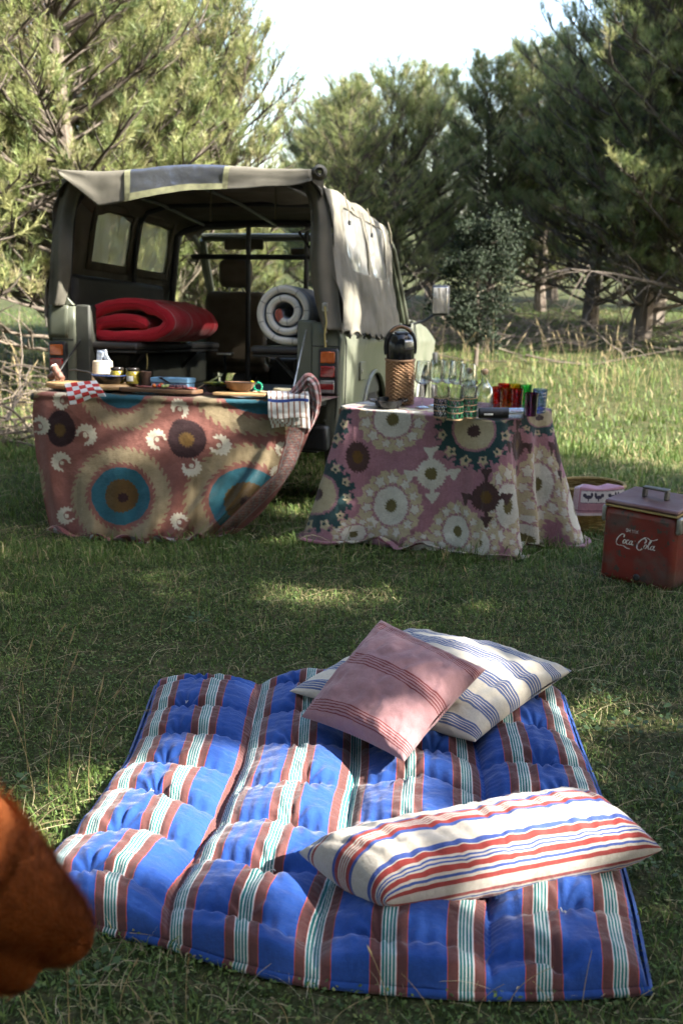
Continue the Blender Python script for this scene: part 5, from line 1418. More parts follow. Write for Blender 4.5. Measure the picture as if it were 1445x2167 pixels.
def bulge_floor(o):
    me = o.data; co = np.empty(len(me.vertices) * 3, np.float32); me.vertices.foreach_get('co', co); co = co.reshape(-1, 3)
    co[:, 2] = np.maximum(co[:, 2], .972); me.vertices.foreach_set('co', co.ravel()); me.update()
rf = sweep('folded_red_futon', path, .034, .10, .86, 70, redm, VMAT, redcol, puff=puffr, endr=.03); bulge_floor(rf)
tag(rf, 'folded red futon with thin pale lines on the left bench of the vehicle', 'futon')
rc = vlocal(607, 662, 1, .10); cxr, czr = rc[0], rc[2]
ang = np.linspace(0, 2 * math.pi * 2.35, 120); rr = .036 + (.156 - .036) * (ang / ang[-1])
path = [(cxr + r_ * math.cos(a_ + 2.51), max(czr + r_ * .97 * math.sin(a_ + 2.51), .994)) for a_, r_ in zip(ang, rr)]
path += [(cxr + .06, .994), (cxr + .15, .996)]
def rollcol(f, side, y, e):
    c = np.empty((len(f), 3)); c[:] = (.66, .63, .56)
    m_ = side > 0
    if e > .0095:
        stripe = (f * 40 % 1.0) < .55
        c[:] = (.24, .29, .40); 
        c[(int(y * 90) % 3 == 0) + np.zeros(len(f), bool)] = (.50, .50, .48)
    else:
        c[(f * 9 % 1.0) < .04] = (.30, .28, .26)
    if True:
        c[(f < .07) & (e < .03)] = (.35, .10, .07)
    return c
def puffroll(f, y): return .88 + .16 * np.abs(np.sin(f * 28))**.5
rm = sweep('rolled_mattress', path, .0205, .06, .95, 60, redm, VMAT, rollcol, n=280, puff=puffroll, endr=.022)
tag(rm, 'rolled cream mattress with blue-grey ticking on the right bench of the vehicle', 'mattress')

# ================================================================== THINGS ON THE TAILGATE
def on_tail(name, px, ly, label, cat, group=None, dz=0.0, rz=0.0):
    x = vlocal(px, 838, 1, ly)[0]
    o = empty(name, mat=VMAT @ Matrix.Translation((x, ly, .724 + dz)) @ Matrix.Rotation(rz, 4, 'Z'))
    return tag(o, label, cat, group)
light_wood = pmat('pale_board_wood', (.42, .27, .13), .55, (.30, .18, .08), 22, stretch=(1, 9, 9), bump_s=.1, bump_scale=60)
board_wood = pmat('brown_board_wood', (.16, .085, .045), .55, (.10, .055, .03), 22, stretch=(1, 9, 9))
enamel = pmat('black_enamel', (.012, .012, .014), .18, (.02, .02, .022), 30)
bluerim = pmat('blue_enamel_rim', (.05, .08, .20), .3)
cream_rope = pmat('cream_cotton_rope', (.62, .53, .40), .9, (.50, .42, .31), 60, bump_s=.5, bump_scale=220)
glassm = thin_glass('clear_glass')
o = on_tail('round_board', 196, -.33, 'thick pale round wooden board at the left end of the tailgate', 'board')
MB().lathe([(0, 0), (.225, 0), (.25, .008), (.255, .02), (.25, .03), (.235, .034), (0, .034)], 48, sx=1.0, sy=.68).build('board_body', light_wood, o)
# cured sausage on the board
saus = pmat('cured_sausage_skin', (.12, .045, .03), .6, (.22, .13, .10), 40, bump_s=.5, bump_scale=70); white_mould = pmat('white_rind', (.72, .68, .62), .8)
o = on_tail('cured_sausage', 120, -.38, 'brown cured sausage with a white cut end on the pale round board', 'sausage', dz=.036)
MB().tube([(.05, -.02, .014), (.03, -.015, .03), (.01, -.01, .055), (-.005, -.005, .075)], [.016, .018, .02, .021], 12).build('sausage_body', saus, o)
MB().tube([(-.006, -.005, .0755), (-.010, -.004, .082)], [.021, .0175], 12).build('cut_end', white_mould, o)
MB().tube([(-.06, .03, .02), (-.03, .03, .026), (.0, .03, .02)], [.012, .02, .012], 10).build('sausage_piece', saus, o)
# checked napkin
def cloth_mat(name, cols, sx, sy):
    m, nt, ou = new_mat(name)
    a = N(nt, 'ShaderNodeAttribute', attribute_name='PUV'); ch = N(nt, 'ShaderNodeTexChecker'); ch.inputs['Scale'].default_value = sx
    nt.links.new(a.outputs['Vector'], ch.inputs['Vector']); ch.inputs['Color1'].default_value = (*cols[0], 1); ch.inputs['Color2'].default_value = (*cols[1], 1)
    p = N(nt, 'ShaderNodeBsdfPrincipled'); p.inputs['Roughness'].default_value = .85; nt.links.new(ch.outputs[0], p.inputs['Base Color'])
    nt.links.new(bump(nt, noise_fac(nt, 400, 2, 0, 1), .2), p.inputs['Normal']); nt.links.new(p.outputs[0], ou.inputs[0])
    return m
nap = cloth_mat('red_white_check', ((.55, .035, .030), (.75, .72, .70)), 5.0, 5.0)
n_, m_ = 50, 44
A, B = np.meshgrid(np.linspace(0, 1, n_), np.linspace(0, 1, m_), indexing='ij')
qpx = np.array([[(137, 812), (205, 806)], [(150, 853), (225, 840)]], float)
s, t = A[..., None], B[..., None]
Q = (1 - t) * (1 - s) * qpx[0, 0] + (1 - t) * s * qpx[0, 1] + t * (1 - s) * qpx[1, 0] + t * s * qpx[1, 1]
Q[..., 1] += 4 * np.sin(A * 5 + 1) * B
dep = np.interp(B, [0, .25, .55, .75, 1.0], [5.07, 5.01, 4.95, 4.935, 4.93]) - .16 * A * .8 + .012 * fbm(A * 5, B * 6, 3) - .01
dep = np.minimum(dep, 5.05)
o = gridmesh('checked_napkin', back_project(Q[..., 0], Q[..., 1], dep - .02), nap, smooth=True, uv=np.stack([A, B], -1)); solidify(o, .006, 0)
tag(o, 'red and white checked napkin hanging over the left edge of the tailgate', 'napkin')
# skillet with a handle
o = on_tail('skillet', 232, -.40, 'black skillet with a long handle between the checked napkin and the cream pot', 'pan', dz=.036)
MB().lathe([(0, .004), (.05, .0), (.058, .004), (.085, .036), (.09, .04), (.086, .042), (.056, .010), (0, .008)], 36).build('pan_body', enamel, o)
MB().lathe([(.0875, .040), (.0915, .041), (.0895, .045), (.0855, .044)], 36).build('pan_rim', bluerim, o)
MB().tube([(-.08, .01, .038), (-.13, .03, .055), (-.22, .06, .062), (-.26, .07, .06)], [.008, .009, .012, .009], 8, flat=.5).build('pan_handle', enamel, o)
# cream cord pot with packets
o = on_tail('cord_pot', 219, -.24, 'cream cord-wound pot holding foil packets at the left of the tailgate', 'pot', dz=.036)
mb = MB(); prof = [(0, 0), (.054, 0)]
for k in range(13):
    z = .006 + .0083 * k; r = .058 - .007 * (k / 12)
    prof += [(r, z - .003), (r + .0022, z), (r, z + .003)]
prof += [(.046, .112), (.044, .06), (0, .05)]
mb.lathe(prof, 32).build('pot_body', cream_rope, o)
foil = pmat('foil_packet', (.55, .58, .62), .28, (.25, .32, .50), 30, metal=.7, bump_s=.9, bump_scale=60)
for k, (dx, dy, h, a) in enumerate([(-.02, 0, .045, .1), (.012, .012, .05, -.2), (.03, -.01, .036, -.5), (-.005, -.02, .04, .3)]):
    MB().obox((dx, dy, .105 + h / 2), (.026, .012, h + .03), np.array(Matrix.Rotation(a, 3, 'Y'))).build('foil_packet', foil, o, bevel=.004)
# two jars
oliv = pmat('olives_in_oil', (.30, .23, .030), .12, (.16, .13, .02), 70, lo=.42, hi=.55, coat=1.0, bump_s=.3, bump_scale=60); paperw = pmat('paper_label', (.66, .66, .62), .7, (.45, .45, .42), 60); lidm = pmat('dark_jar_lid', (.02, .016, .014), .25)
for px, lab in ((249, 'jar of olives with a dark lid beside the cream pot, left of the two'), (282, 'jar of olives with a dark lid beside the brown cup, right of the two')):
    o = on_tail('olive_jar', px, -.36, lab, 'jar', 'olive jars on the tailgate', dz=.036 if px < 270 else .0355)
    MB().lathe([(0, 0), (.032, 0), (.036, .004), (.037, .03), (.036, .058), (.031, .066), (0, .066)], 30).build('jar_body', oliv, o)
    MB().lathe([(0, .067), (.033, .067), (.035, .070), (.035, .080), (.033, .083), (0, .083)], 30).build('jar_lid', lidm, o)
    P = np.array([[(.0376 * math.cos(a), .0376 * math.sin(a), z) for z in (.016, .042)] for a in np.linspace(-2.2, -1.1, 10)])
    gridmesh('jar_label', P, paperw, parent=o, smooth=True)
# small brown flared cup
brownc = pmat('dark_brown_leather', (.060, .030, .018), .6, (.11, .06, .04), 30, bump_s=.4, bump_scale=50)
o = on_tail('brown_cup', 310, -.36, 'small dark brown flared cup between the jars and the blue tin', 'cup', dz=.02)
MB().lathe([(0, 0), (.022, 0), (.024, .02), (.022, .045), (.030, .075), (.033, .082), (.029, .078), (.02, .05), (0, .045)], 22).build('cup_body', brownc, o)
# blue tin with a ribbon
bluet = pmat('pale_blue_tin', (.16, .33, .50), .4, (.20, .38, .54), 12); ribbon_m = pmat('black_ribbon', (.012, .012, .016), .5)
o = on_tail('blue_tin', 367, -.36, 'pale blue tin box with a black ribbon in the middle of the tailgate', 'tin', dz=.0)
MB().box(-.098, .098, -.055, .055, .0, .048).build('tin_body', bluet, o, bevel=.004)
MB().box(-.102, .102, -.059, .059, .050, .076).build('tin_lid', bluet, o, bevel=.004)
MB().prism([(-.055, -.0605, .0755), (-.035, -.0605, .0755), (.012, -.0605, .05), (-.008, -.0605, .05)], (0, 0, 0), (0, -.0012, 0)).build('ribbon', ribbon_m, o)
MB().box(-.058, -.034, -.06, .06, .0762, .0774).build('ribbon_top', ribbon_m, o)
# board of cured meats with fruit
o = on_tail('meat_board', 343, -.43, 'long brown wooden board of cured meats and fruit at the front of the tailgate', 'board', dz=.002)
mb = MB(); pl = [(-.22, -.03), (-.20, -.058), (-.15, -.07), (.19, -.07), (.205, -.05), (.205, .05), (.19, .06), (-.15, .06), (-.20, .045), (-.22, .02)]
mb.prism([(x, y, 0) for x, y in pl], (0, 0, 0), (0, 0, .02)); mb.build('board_body', board_wood, o, bevel=.004)
ham = pmat('cured_ham', (.24, .040, .035), .45, (.42, .20, .17), 90, lo=.5, hi=.62); 
gk = random.Random(77)
for k in range(16):
    x, y = -.13 + .30 * (k / 15), gk.uniform(-.045, .03); mb = MB(); r = gk.uniform(.020, .030); ph = gk.random() * 6
    V = [(x, y, .028)] + [(x + r * math.cos(a), y + r * .7 * math.sin(a), .022 + .006 * abs(math.sin(2 * a + ph))) for a in np.linspace(0, 6.283, 14)[:-1]]
    mb.add(V, [(0, i + 1, (i + 1) % 13 + 1) for i in range(13)]); solidify(mb.build('ham_slice', ham, o), .003, 1)
fx = vlocal(343, 838, 1, -.43)[0]
def fruit(name, dx, dy, r, mat, label, cat, sq=1.0, grp=None):
    f = MB().lathe([(0, -r * sq)] + [(r * math.cos(a), r * sq * math.sin(a)) for a in np.linspace(-1.35, 1.35, 9)] + [(0, r * sq)], 16)
    o_ = f.build(name, mat); o_.matrix_world = VMAT @ Matrix.Translation((fx + dx, -.43 + dy, .724 + .022 + r * sq + .004)); return tag(o_, label, cat, grp)
orange_m = pmat('orange_tomato', (.65, .17, .02), .25, coat=.3); red_m = pmat('red_tomato', (.45, .03, .02), .25, coat=.3); gg = pmat('green_grape', (.36, .42, .10), .25, (.45, .48, .18), 30, coat=.3); dg_ = pmat('dark_grape', (.045, .016, .025), .3, (.08, .03, .045), 30, coat=.3)
fruit('cherry_tomato', -.022, -.045, .011, orange_m, 'front one of the two orange cherry tomatoes on the meat board', 'tomato', grp='fruit on the meat board')
fruit('cherry_tomato', .002, -.010, .0125, orange_m, 'orange cherry tomato farther back on the meat board', 'tomato', grp='fruit on the meat board')
fruit('cherry_tomato', .004, -.040, .0105, red_m, 'red cherry tomato on the meat board', 'tomato', grp='fruit on the meat board')
for dx, dy in ((.026, -.045), (.042, -.04), (.034, -.024), (.05, -.03)): fruit('green_grape', dx, dy, .010, gg, 'pale green grape in the cluster on the meat board', 'grape', grp='green grapes on the meat board')
for k in range(10): fruit('dark_grape', .066 + .017 * (k % 5) + .004 * (k // 5), -.04 + .022 * (k // 5), .010, dg_, 'dark purple grape in the row on the meat board', 'grape', grp='dark grapes on the meat board')
# dishes on the right half
oliveplate = pmat('painted_plate', (.30, .33, .06), .3, (.05, .10, .04), 40, lo=.45, hi=.55); brownbowl = pmat('glazed_brown_bowl', (.16, .085, .045), .25, (.09, .05, .03), 20); floral = pmat('floral_plate', (.55, .50, .36), .3, (.30, .12, .03), 70, lo=.5, hi=.58)
PLATE = [(0, .004), (.04, .0), (.045, .003), (.085, .016), (.088, .019), (.083, .019), (.045, .008), (0, .008)]
o = on_tail('black_dish', 470, -.30, 'black dish standing behind the chopping board on the right of the tailgate', 'dish', dz=.004); MB().lathe([(0, 0), (.07, 0), (.095, .03), (.10, .035), (.095, .035), (.068, .008), (0, .008)], 32).build('dish_body', enamel, o)
o = on_tail('green_plate', 466, -.30, 'green and yellow patterned plate stacked on the black dish', 'plate', dz=.038); MB().lathe(PLATE, 32).build('plate_body', oliveplate, o)
o = on_tail('brown_bowl', 508, -.41, 'dark brown glazed bowl resting on the chopping board', 'bowl', dz=.022); MB().lathe([(0, 0), (.045, 0), (.06, .012), (.082, .042), (.085, .045), (.08, .045), (.055, .014), (0, .008)], 32).build('bowl_body', brownbowl, o); MB().lathe([(.081, .0445), (.087, .0445), (.0875, .048), (.081, .048)], 32).build('bowl_rim', enamel, o)
o = on_tail('yellow_pepper_piece', 531, -.42, 'small yellow knob standing in the brown bowl', 'food', dz=.05); MB().tube([(0, 0, 0), (.004, 0, .012), (.008, 0, .024)], [.007, .008, .009], 10).build('food_body', pmat('yellow_food', (.65, .48, .03), .4), o)
o = on_tail('floral_plate', 560, -.36, 'small floral plate beside the brown bowl', 'plate', dz=.002); MB().lathe(PLATE, 32, sx=.7, sy=.7).build('plate_body', floral, o)
o = on_tail('green_bead_ring', 546, -.33, 'ring of green glass beads standing up behind the floral plate', 'beads', dz=.014)
beadm = pmat('green_bead', (.005, .14, .085), .15, (.01, .22, .12), 40, coat=.6)
for k in range(12):
    a = 6.283 * k / 12; b = MB(); b.lathe([(0, -.0062)] + [(.0062 * math.cos(q), .0062 * math.sin(q)) for q in np.linspace(-1.2, 1.2, 6)] + [(0, .0062)], 10, c=(.021 * math.cos(a), 0, .028 + .021 * math.sin(a))); b.build('bead', beadm, o)
o = on_tail('round_tin', 597, -.30, 'low round tin with a cream lid near the striped towel', 'tin', dz=.002); MB().lathe([(0, 0), (.042, 0), (.044, .004), (.044, .024), (0, .024)], 32).build('tin_body', pmat('olive_tin', (.10, .10, .05), .4), o); MB().lathe([(0, .0245), (.0455, .0245), (.046, .033), (.043, .036), (0, .036)], 32).build('tin_lid', pmat('cream_tin_lid', (.40, .36, .24), .45), o)
o = on_tail('chopping_board', 512, -.46, 'pale-edged wooden chopping board at the front right of the tailgate', 'board', dz=.002, rz=.04)
MB().box(-.135, .135, -.055, .09, 0, .016).build('board_body', light_wood, o, bevel=.004); MB().tube([(.13, .02, .009), (.18, .03, .009)], [.016, .012], 10, flat=.5).build('board_handle', light_wood, o)
o = on_tail('bread_knife', 428, -.30, 'knife with a wooden handle leaning behind the blue tin', 'knife', dz=.006); MB().tube([(-.03, 0, .01), (.0, .01, .03), (.03, .02, .05)], [.008, .010, .008], 8, flat=.6).build('knife_handle', light_wood, o); MB().prism([(.03, .0205, .045), (.034, .0205, .056), (.10, .044, .095), (.095, .044, .083)], (0, 0, 0), (0, .0015, 0)).build('knife_blade', steel, o)
# folded striped towel over the edge
st = [(0, (.74, .72, .68))]
tw_cols = []
for k in range(7):
    x = .06 + k * .14; st += [(x, (.36, .20, .14)), (x + .045, (.74, .72, .68))]
towm = stripe_mat('towel_stripes', st, 0, weave=300)
mt = towm.node_tree
# blue band across: second ramp on the other axis
cr2 = mt.nodes.new('ShaderNodeValToRGB'); cr2.color_ramp.interpolation = 'CONSTANT'
cr2.color_ramp.elements[0].position = 0; cr2.color_ramp.elements[0].color = (0, 0, 0, 1); cr2.color_ramp.elements[1].position = .36; cr2.color_ramp.elements[1].color = (1, 1, 1, 1)
e_ = cr2.color_ramp.elements.new(.46); e_.color = (0, 0, 0, 1)
sepn = [n for n in mt.nodes if n.bl_idname == 'ShaderNodeSeparateXYZ'][0]; mt.links.new(sepn.outputs[1], cr2.inputs[0])
pb = [n for n in mt.nodes if n.bl_idname == 'ShaderNodeBsdfPrincipled'][0]; old = pb.inputs['Base Color'].links[0].from_socket
mt.links.new(mixc(mt, cr2.outputs[0], old, (.03, .06, .24)), pb.inputs['Base Color'])
def towel_layer(px0, px1, pyt, pyb, dd, seed, vscale=1.0, back=True):
    A, B = np.meshgrid(np.linspace(0, 1, 46), np.linspace(0, 1, 46), indexing='ij')
    edge = px0 + (px1 - px0) * A + 3 * B; ytop = 838 + (edge - 560) * .02
    yy = np.where(B < .28, ytop - (1 - B / .28) * (838 - pyt), ytop + (B - .28) / .72 * (pyb - 838) + 2 * np.sin(A * 6 + seed))
    x_l = np.array([vlocal(p, 842, 1, -.52)[0] for p in edge[:, 0]])[:, None]
    ye = VO[1] + VM[1, 0] * x_l - .975 * .50 + .104 * .72
    d = np.where(B < .28, ye - .03 + (1 - B / .28) * .16, ye - .03 - .012 * np.sin((B - .28) * 2)) - dd + .004 * np.sin(A * 9 + B * 4 + seed) + .004 * fbm(A * 4 + seed, B * 6, 2)
    return back_project(edge, yy, d), np.stack([A, B * vscale], -1)
Pt, uvt = towel_layer(566, 652, 829, 884, .036, 0)
tow = gridmesh('striped_towel', Pt, towm, smooth=True, uv=uvt); solidify(tow, .005, -1)
tag(tow, 'folded white towel with brown stripes and one blue band, hanging off the tailgate', 'towel')
for k, (a, b, yb, dd) in enumerate([(572, 653, 903, .012), (570, 640, 897, .020), (568, 630, 891, .028)]):
    Pt, uvt = towel_layer(a, b, 832, yb, dd, k + 2, .30); solidify(gridmesh('towel_fold', Pt, towm, parent=tow, smooth=True, uv=uvt), .005, -1)

# ================================================================== THINGS ON THE DRINKS TABLE
def on_table(name, px, py, label, cat, group=None, rz=0.0):
    p = onz(px, py, TZ + .009)
    return tag(empty(name, p, rz), label, cat, group)
# airpot in a wicker sleeve
wick = pmat('wicker', (.30, .17, .085), .65, (.20, .105, .05), 40, bump_s=.3, bump_scale=200)
def weave(R, z0, z1, rows, stakes, taper=0.0, amp=.004, sq=2.0, sxy=(1, 1)):
    nt2, nz = stakes * 6, rows * 5
    P = np.zeros((nt2 + 1, nz + 1, 3))
    for i in range(nt2 + 1):
        a = 2 * math.pi * i / nt2; ca, sa = math.cos(a), math.sin(a); k = (abs(ca)**sq + abs(sa)**sq)**(-1 / sq)
        for j in range(nz + 1):
            t = j / nz; row = min(int(t * rows), rows - 1); fr_ = t * rows - row
            r = R * (1 + taper * t) * k + amp * math.sin(a * stakes / 2 + math.pi * (row % 2)) * (.6 + .4 * math.sin(fr_ * math.pi)) - amp * .9 * (1 - math.sin(fr_ * math.pi))
            P[i, j] = (r * ca * sxy[0], r * sa * sxy[1], z0 + (z1 - z0) * t)
    return P
o = on_table('airpot', 845, 853, 'black pump airpot in a brown wicker sleeve on the drinks table', 'airpot', rz=.2)
gridmesh('wicker_sleeve', weave(.066, .0, .212, 24, 32, .0, .0030, 3.2), wick, parent=o, smooth=True)
pts = [(.069 * math.cos(a), .069 * math.sin(a), .214) for a in np.linspace(0, 6.283, 40)]; MB().tube(pts, .007, 6, caps=False).build('sleeve_rim', wick, o)
MB().lathe([(0, .20), (.066, .20), (.068, .24), (.067, .295), (.060, .325), (.045, .340), (0, .344)], 36).build('airpot_head', pmat('glossy_black', (.010, .010, .012), .12), o)
P = np.array([[(.0695 * math.cos(a), .0695 * math.sin(a), z) if z < .31 else (.0655 * math.cos(a), .0655 * math.sin(a), z) for z in (.268, .285, .30, .315)] for a in np.linspace(-1.55, -.75, 8)])
solidify(gridmesh('spout_panel', P, steel, parent=o, smooth=True), .006, 0)
MB().box(-.03, .03, -.045, .01, .341, .349).build('pump_lever', blackp, o, bevel=.004)
hp = [(.074 * math.cos(a), 0, .275 + .098 * math.sin(a)) for a in np.linspace(-.35, math.pi + .35, 24)]
MB().tube(hp, .006, 8, flat=1.6).build('airpot_handle', blackp, o); MB().tube(hp[7:17], .0085, 8).build('handle_wrap', wick, o)
# black cazuela
o = on_table('black_dish', 822, 861, 'low black oven dish with two handles in front of the airpot', 'dish', rz=.1)
MB().lathe([(0, .0), (.055, .0), (.064, .010), (.070, .034), (.072, .038), (.067, .038), (.060, .012), (0, .008)], 36).build('dish_body', enamel, o)
for s_ in (-1, 1): MB().tube([(s_ * .066, -.02, .030), (s_ * .088, -.012, .034), (s_ * .090, .012, .034), (s_ * .066, .02, .030)], .007, 8).build('dish_handle', enamel, o)
# wine glasses
bowl = [(.0, .0015), (.034, .0), (.036, .001), (.034, .0028), (.012, .006), (.0042, .014), (.0035, .05), (.0036, .10), (.0060, .108), (.024, .116), (.036, .126), (.0405, .138), (.0395, .158), (.034, .20), (.030, .222), (.0292, .2225), (.0332, .199), (.0384, .158), (.0393, .139), (.0350, .128), (.023, .1185), (.0, .112)]
ref = None
WG = [(893, 862, 'stemmed wine glass standing alone beside the airpot'), (922, 858, 'stemmed wine glass behind the black woven tumbler, second from the airpot'), (947, 860, 'stemmed wine glass third from the airpot'), (964, 862, 'stemmed wine glass fourth from the airpot'), (988, 872, 'large stemmed wine glass farthest from the airpot, before the first bottle')]
for i, (px, py, lab) in enumerate(WG):
    p = onz(px, py, TZ + .009)
    gl = MB().lathe(bowl, 40).build('wine_glass', glassm) if ref is None else ref.copy()
    if ref is None: ref = gl
    else: COL.objects.link(gl)
    gl.location = p.tolist(); gl.scale = (1, 1, 1) if i < 4 else (1.08, 1.08, 1.02)
    tag(gl, lab, 'wine glass', 'wine glasses on the drinks table')
# tumblers in woven sleeves
ropem = pmat('sleeve_cord', (.42, .28, .16), .85, (.32, .2, .11), 60)
gb, gg2 = pmat('black_reed', (.012, .012, .013), .5), pmat('green_reed', (.012, .12, .045), .5, (.02, .17, .07), 40)
for px, py, mt_, lab in ((933, 883, gb, 'tall tumbler in a black and tan woven sleeve'), (962, 888, gg2, 'tall tumbler in a green and tan woven sleeve, the front one'), (991, 884, gg2, 'tall tumbler in a green and tan woven sleeve, beside the first bottle')):
    o = on_table('sleeved_tumbler', px, py, lab, 'tumbler', 'tumblers in woven sleeves')
    MB().lathe([(0, .002), (.029, .0), (.031, .003), (.033, .145), (.0318, .145), (.0296, .008), (0, .008)], 36).build('glass_body', glassm, o)
    sl_ = MB().lathe([(.0325, .0), (.0345, .001), (.0345, .007), (.0325, .008)], 36).build('woven_sleeve', ropem, o)
    for z in (.034, .062, .092): MB().tube([(.0348 * math.cos(a), .0348 * math.sin(a), z) for a in np.linspace(0, 6.283, 30)], .0024, 6, caps=False).build('cord_ring', ropem, sl_)
    for row, (za, zb) in enumerate(((.008, .032), (.037, .060), (.065, .089))):
        mb = MB()
        for k in range(9):
            a = 6.283 * (k + .5 * row) / 9; da = .20
            for s_ in (-1, 1):
                pts = [(.0338 * math.cos(a + s_ * da * (1 - 2 * t)), .0338 * math.sin(a + s_ * da * (1 - 2 * t)), za + (zb - za) * t) for t in np.linspace(0, 1, 4)]
                mb.tube(pts, .0024, 5)
        q = mb.build('reed_lattice', mt_, sl_); q['kind'] = 'stuff'
# swing-top bottles
for px, py, lab, s_ in ((990, 868, 'clear swing-top bottle behind the green sleeved tumbler', 1.0), (1022, 877, 'clear swing-top bottle with a wide body beside the coloured tumblers', 1.05)):
    o = on_table('swing_top_bottle', px, py, lab, 'bottle', 'swing-top bottles'); o.scale = (s_, s_, s_)
    MB().lathe([(0, .003), (.038, .0), (.042, .004), (.043, .04), (.042, .09), (.034, .12), (.020, .138), (.0135, .148), (.013, .172), (.016, .176), (.016, .183), (.0125, .183), (.0115, .172), (.0118, .149), (.018, .136), (.032, .118), (.0395, .09), (.0405, .04), (.039, .008), (0, .008)], 36).build('bottle_glass', glassm, o)
    MB().lathe([(0, .176), (.0105, .176), (.0105, .184), (.0145, .186), (.0145, .196), (.011, .2), (0, .201)], 20).build('stopper', pmat('cork_stopper', (.45, .30, .19), .7), o)
    mb = MB(); mb.tube([(-.0155, -.004, .150), (-.019, -.004, .165), (-.017, 0, .19), (0, 0, .203), (.017, 0, .19), (.019, -.004, .165), (.0155, -.004, .150)], .0014, 6); mb.tube([(-.0155, -.002, .152), (-.012, -.014, .146), (0, -.019, .138), (.012, -.014, .146), (.0155, -.002, .152)], .0014, 6); mb.build('wire_bail', blackp, o)
# electric corkscrew lying down
p = onz(1062, 886, TZ + .009); o = tag(empty('electric_corkscrew', p, -.03), 'black and clear electric corkscrew lying at the front of the drinks table', 'corkscrew')
def lying(prof, name, mat, n=28):
    m = MB().lathe(prof, n); m.v = [(z, x, y + .0255) for x, y, z in m.v]; return m.build(name, mat, o)
lying([(0, -.108), (.020, -.108), (.0245, -.103), (.0250, -.05), (.0250, .020), (.0245, .026), (0, .026)], 'handle_body', pmat('soft_black', (.012, .012, .013), .42))
lying([(.0242, .0265), (.0248, .027), (.0248, .093), (.0225, .093), (.0222, .0265)], 'clear_sleeve', glassm)
lying([(.0225, .0935), (.0255, .0935), (.0258, .099), (.0225, .101), (.0215, .097)], 'end_ring', blackp)
lying([(0, .027), (.006, .027), (.004, .05), (.0025, .09), (0, .095)], 'spiral', steel)
MB().box(-.085, -.045, -.0262, -.0245, .020, .028).build('name_plate', paperw, o, bevel=.001)
# coloured tumblers
tumb = [(0, .003), (.024, .0), (.0265, .003), (.0305, .105), (.0293, .105), (.0252, .009), (0, .009)]
def tint(name, c): return thin_glass(name, c, tuple(q * q for q in c))
cr_, cy_, cg_, cp_, cb_ = tint('red_glass', (.80, .24, .22)), tint('yellow_glass', (.92, .80, .34)), tint('green_glass', (.34, .76, .50)), tint('purple_glass', (.56, .20, .46)), tint('blue_glass', (.60, .70, .94))
refs = {}
for px, py, mt_, lab, k in [(1049, 866, cr_, 'red tumbler next to the wide swing-top bottle', 1), (1067, 868, cy_, 'yellow tumbler in the front row', 1), (1091, 870, cr_, 'red tumbler in the front row beside the purple one', 1), (1122, 880, cp_, 'dark purple tumbler at the near corner of the drinks table', 1), (1064, 858, cr_, 'red tumbler in the back row behind the yellow one', 1), (1087, 859, cy_, 'yellow tumbler in the back row', 1), (1110, 861, cg_, 'green tumbler behind the purple one', 1)]:
    gl = MB().lathe(tumb, 32).build('coloured_tumbler', mt_); gl.location = onz(px, py, TZ + .009).tolist(); tag(gl, lab, 'tumbler', 'coloured tumblers')
mb = MB().lathe([(0, .003), (.028, .0)] + [(.030 + .0045 * t + .0010 * math.sin(t * 40), .003 + .107 * t) for t in np.linspace(0, 1, 26)] + [(.0325, .11), (.0275, .01), (0, .009)], 36)
gl = mb.build('coloured_tumbler', cb_); gl.location = onz(1140, 873, TZ + .009).tolist(); tag(gl, 'blue hobnail tumbler at the right end of the drinks table', 'tumbler', 'coloured tumblers')

# ================================================================== BASKET AND COOLER
straw = pmat('woven_straw', (.33, .23, .075), .75, (.22, .15, .05), 40, bump_s=.4, bump_scale=160)
bx, by = 1.29, 5.02; bz = float(terrain_z(np.array(bx), np.array(by)))
o = tag(empty('straw_basket', (bx, by, bz + .005)), 'golden woven straw basket on the grass between the drinks table and the red cooler', 'basket')
gridmesh('basket_side', weave(.135, .0, .245, 18, 26, .14, .005, 2.0, (1.15, .9)), straw, parent=o, smooth=True)
MB().lathe([(0, .002), (.13, .002), (.13, .01), (0, .01)], 30, sx=1.15, sy=.9).build('basket_bottom', straw, o)
MB().tube([(.155 * 1.15 * math.cos(a), .155 * .9 * math.sin(a), .247) for a in np.linspace(0, 6.283, 40)], .010, 6, caps=False).build('basket_rim', straw, o)
# tea towel with hens over its rim
A, B = np.meshgrid(np.linspace(0, 1, 150), np.linspace(0, 1, 110), indexing='ij')
th = -2.15 + 1.35 * A
hang = np.where(B < .30, 0, (B - .30) / .70)
rad = np.where(B < .30, .10 + .075 * (B / .30), .178 + .006 * np.sin(th * 9) * hang + .012 * hang)
zz = np.where(B < .30, .264 + .004 * np.sin(A * 9), .262 - .135 * hang)
Pt = np.stack([bx + rad * 1.15 * np.cos(th), by + rad * .93 * np.sin(th), bz + zz + .006], -1)
C = np.empty(A.shape + (3,)); C[:] = (.42, .22, .27)
C[(A < .10) & (np.sin(A * 220) > 0)] = (.62, .55, .56); C[(B > .93)] = (.58, .5, .52); C[(np.abs(B - .87) < .012)] = (.22, .10, .14)
C[(B > .34) & (B < .66) & (A > .14)] = (.60, .57, .58)
C[((np.abs(B - .35) < .012) | (np.abs(B - .66) < .012)) & (A > .14) & (np.sin(A * 200) > 0)] = (.10, .07, .11)
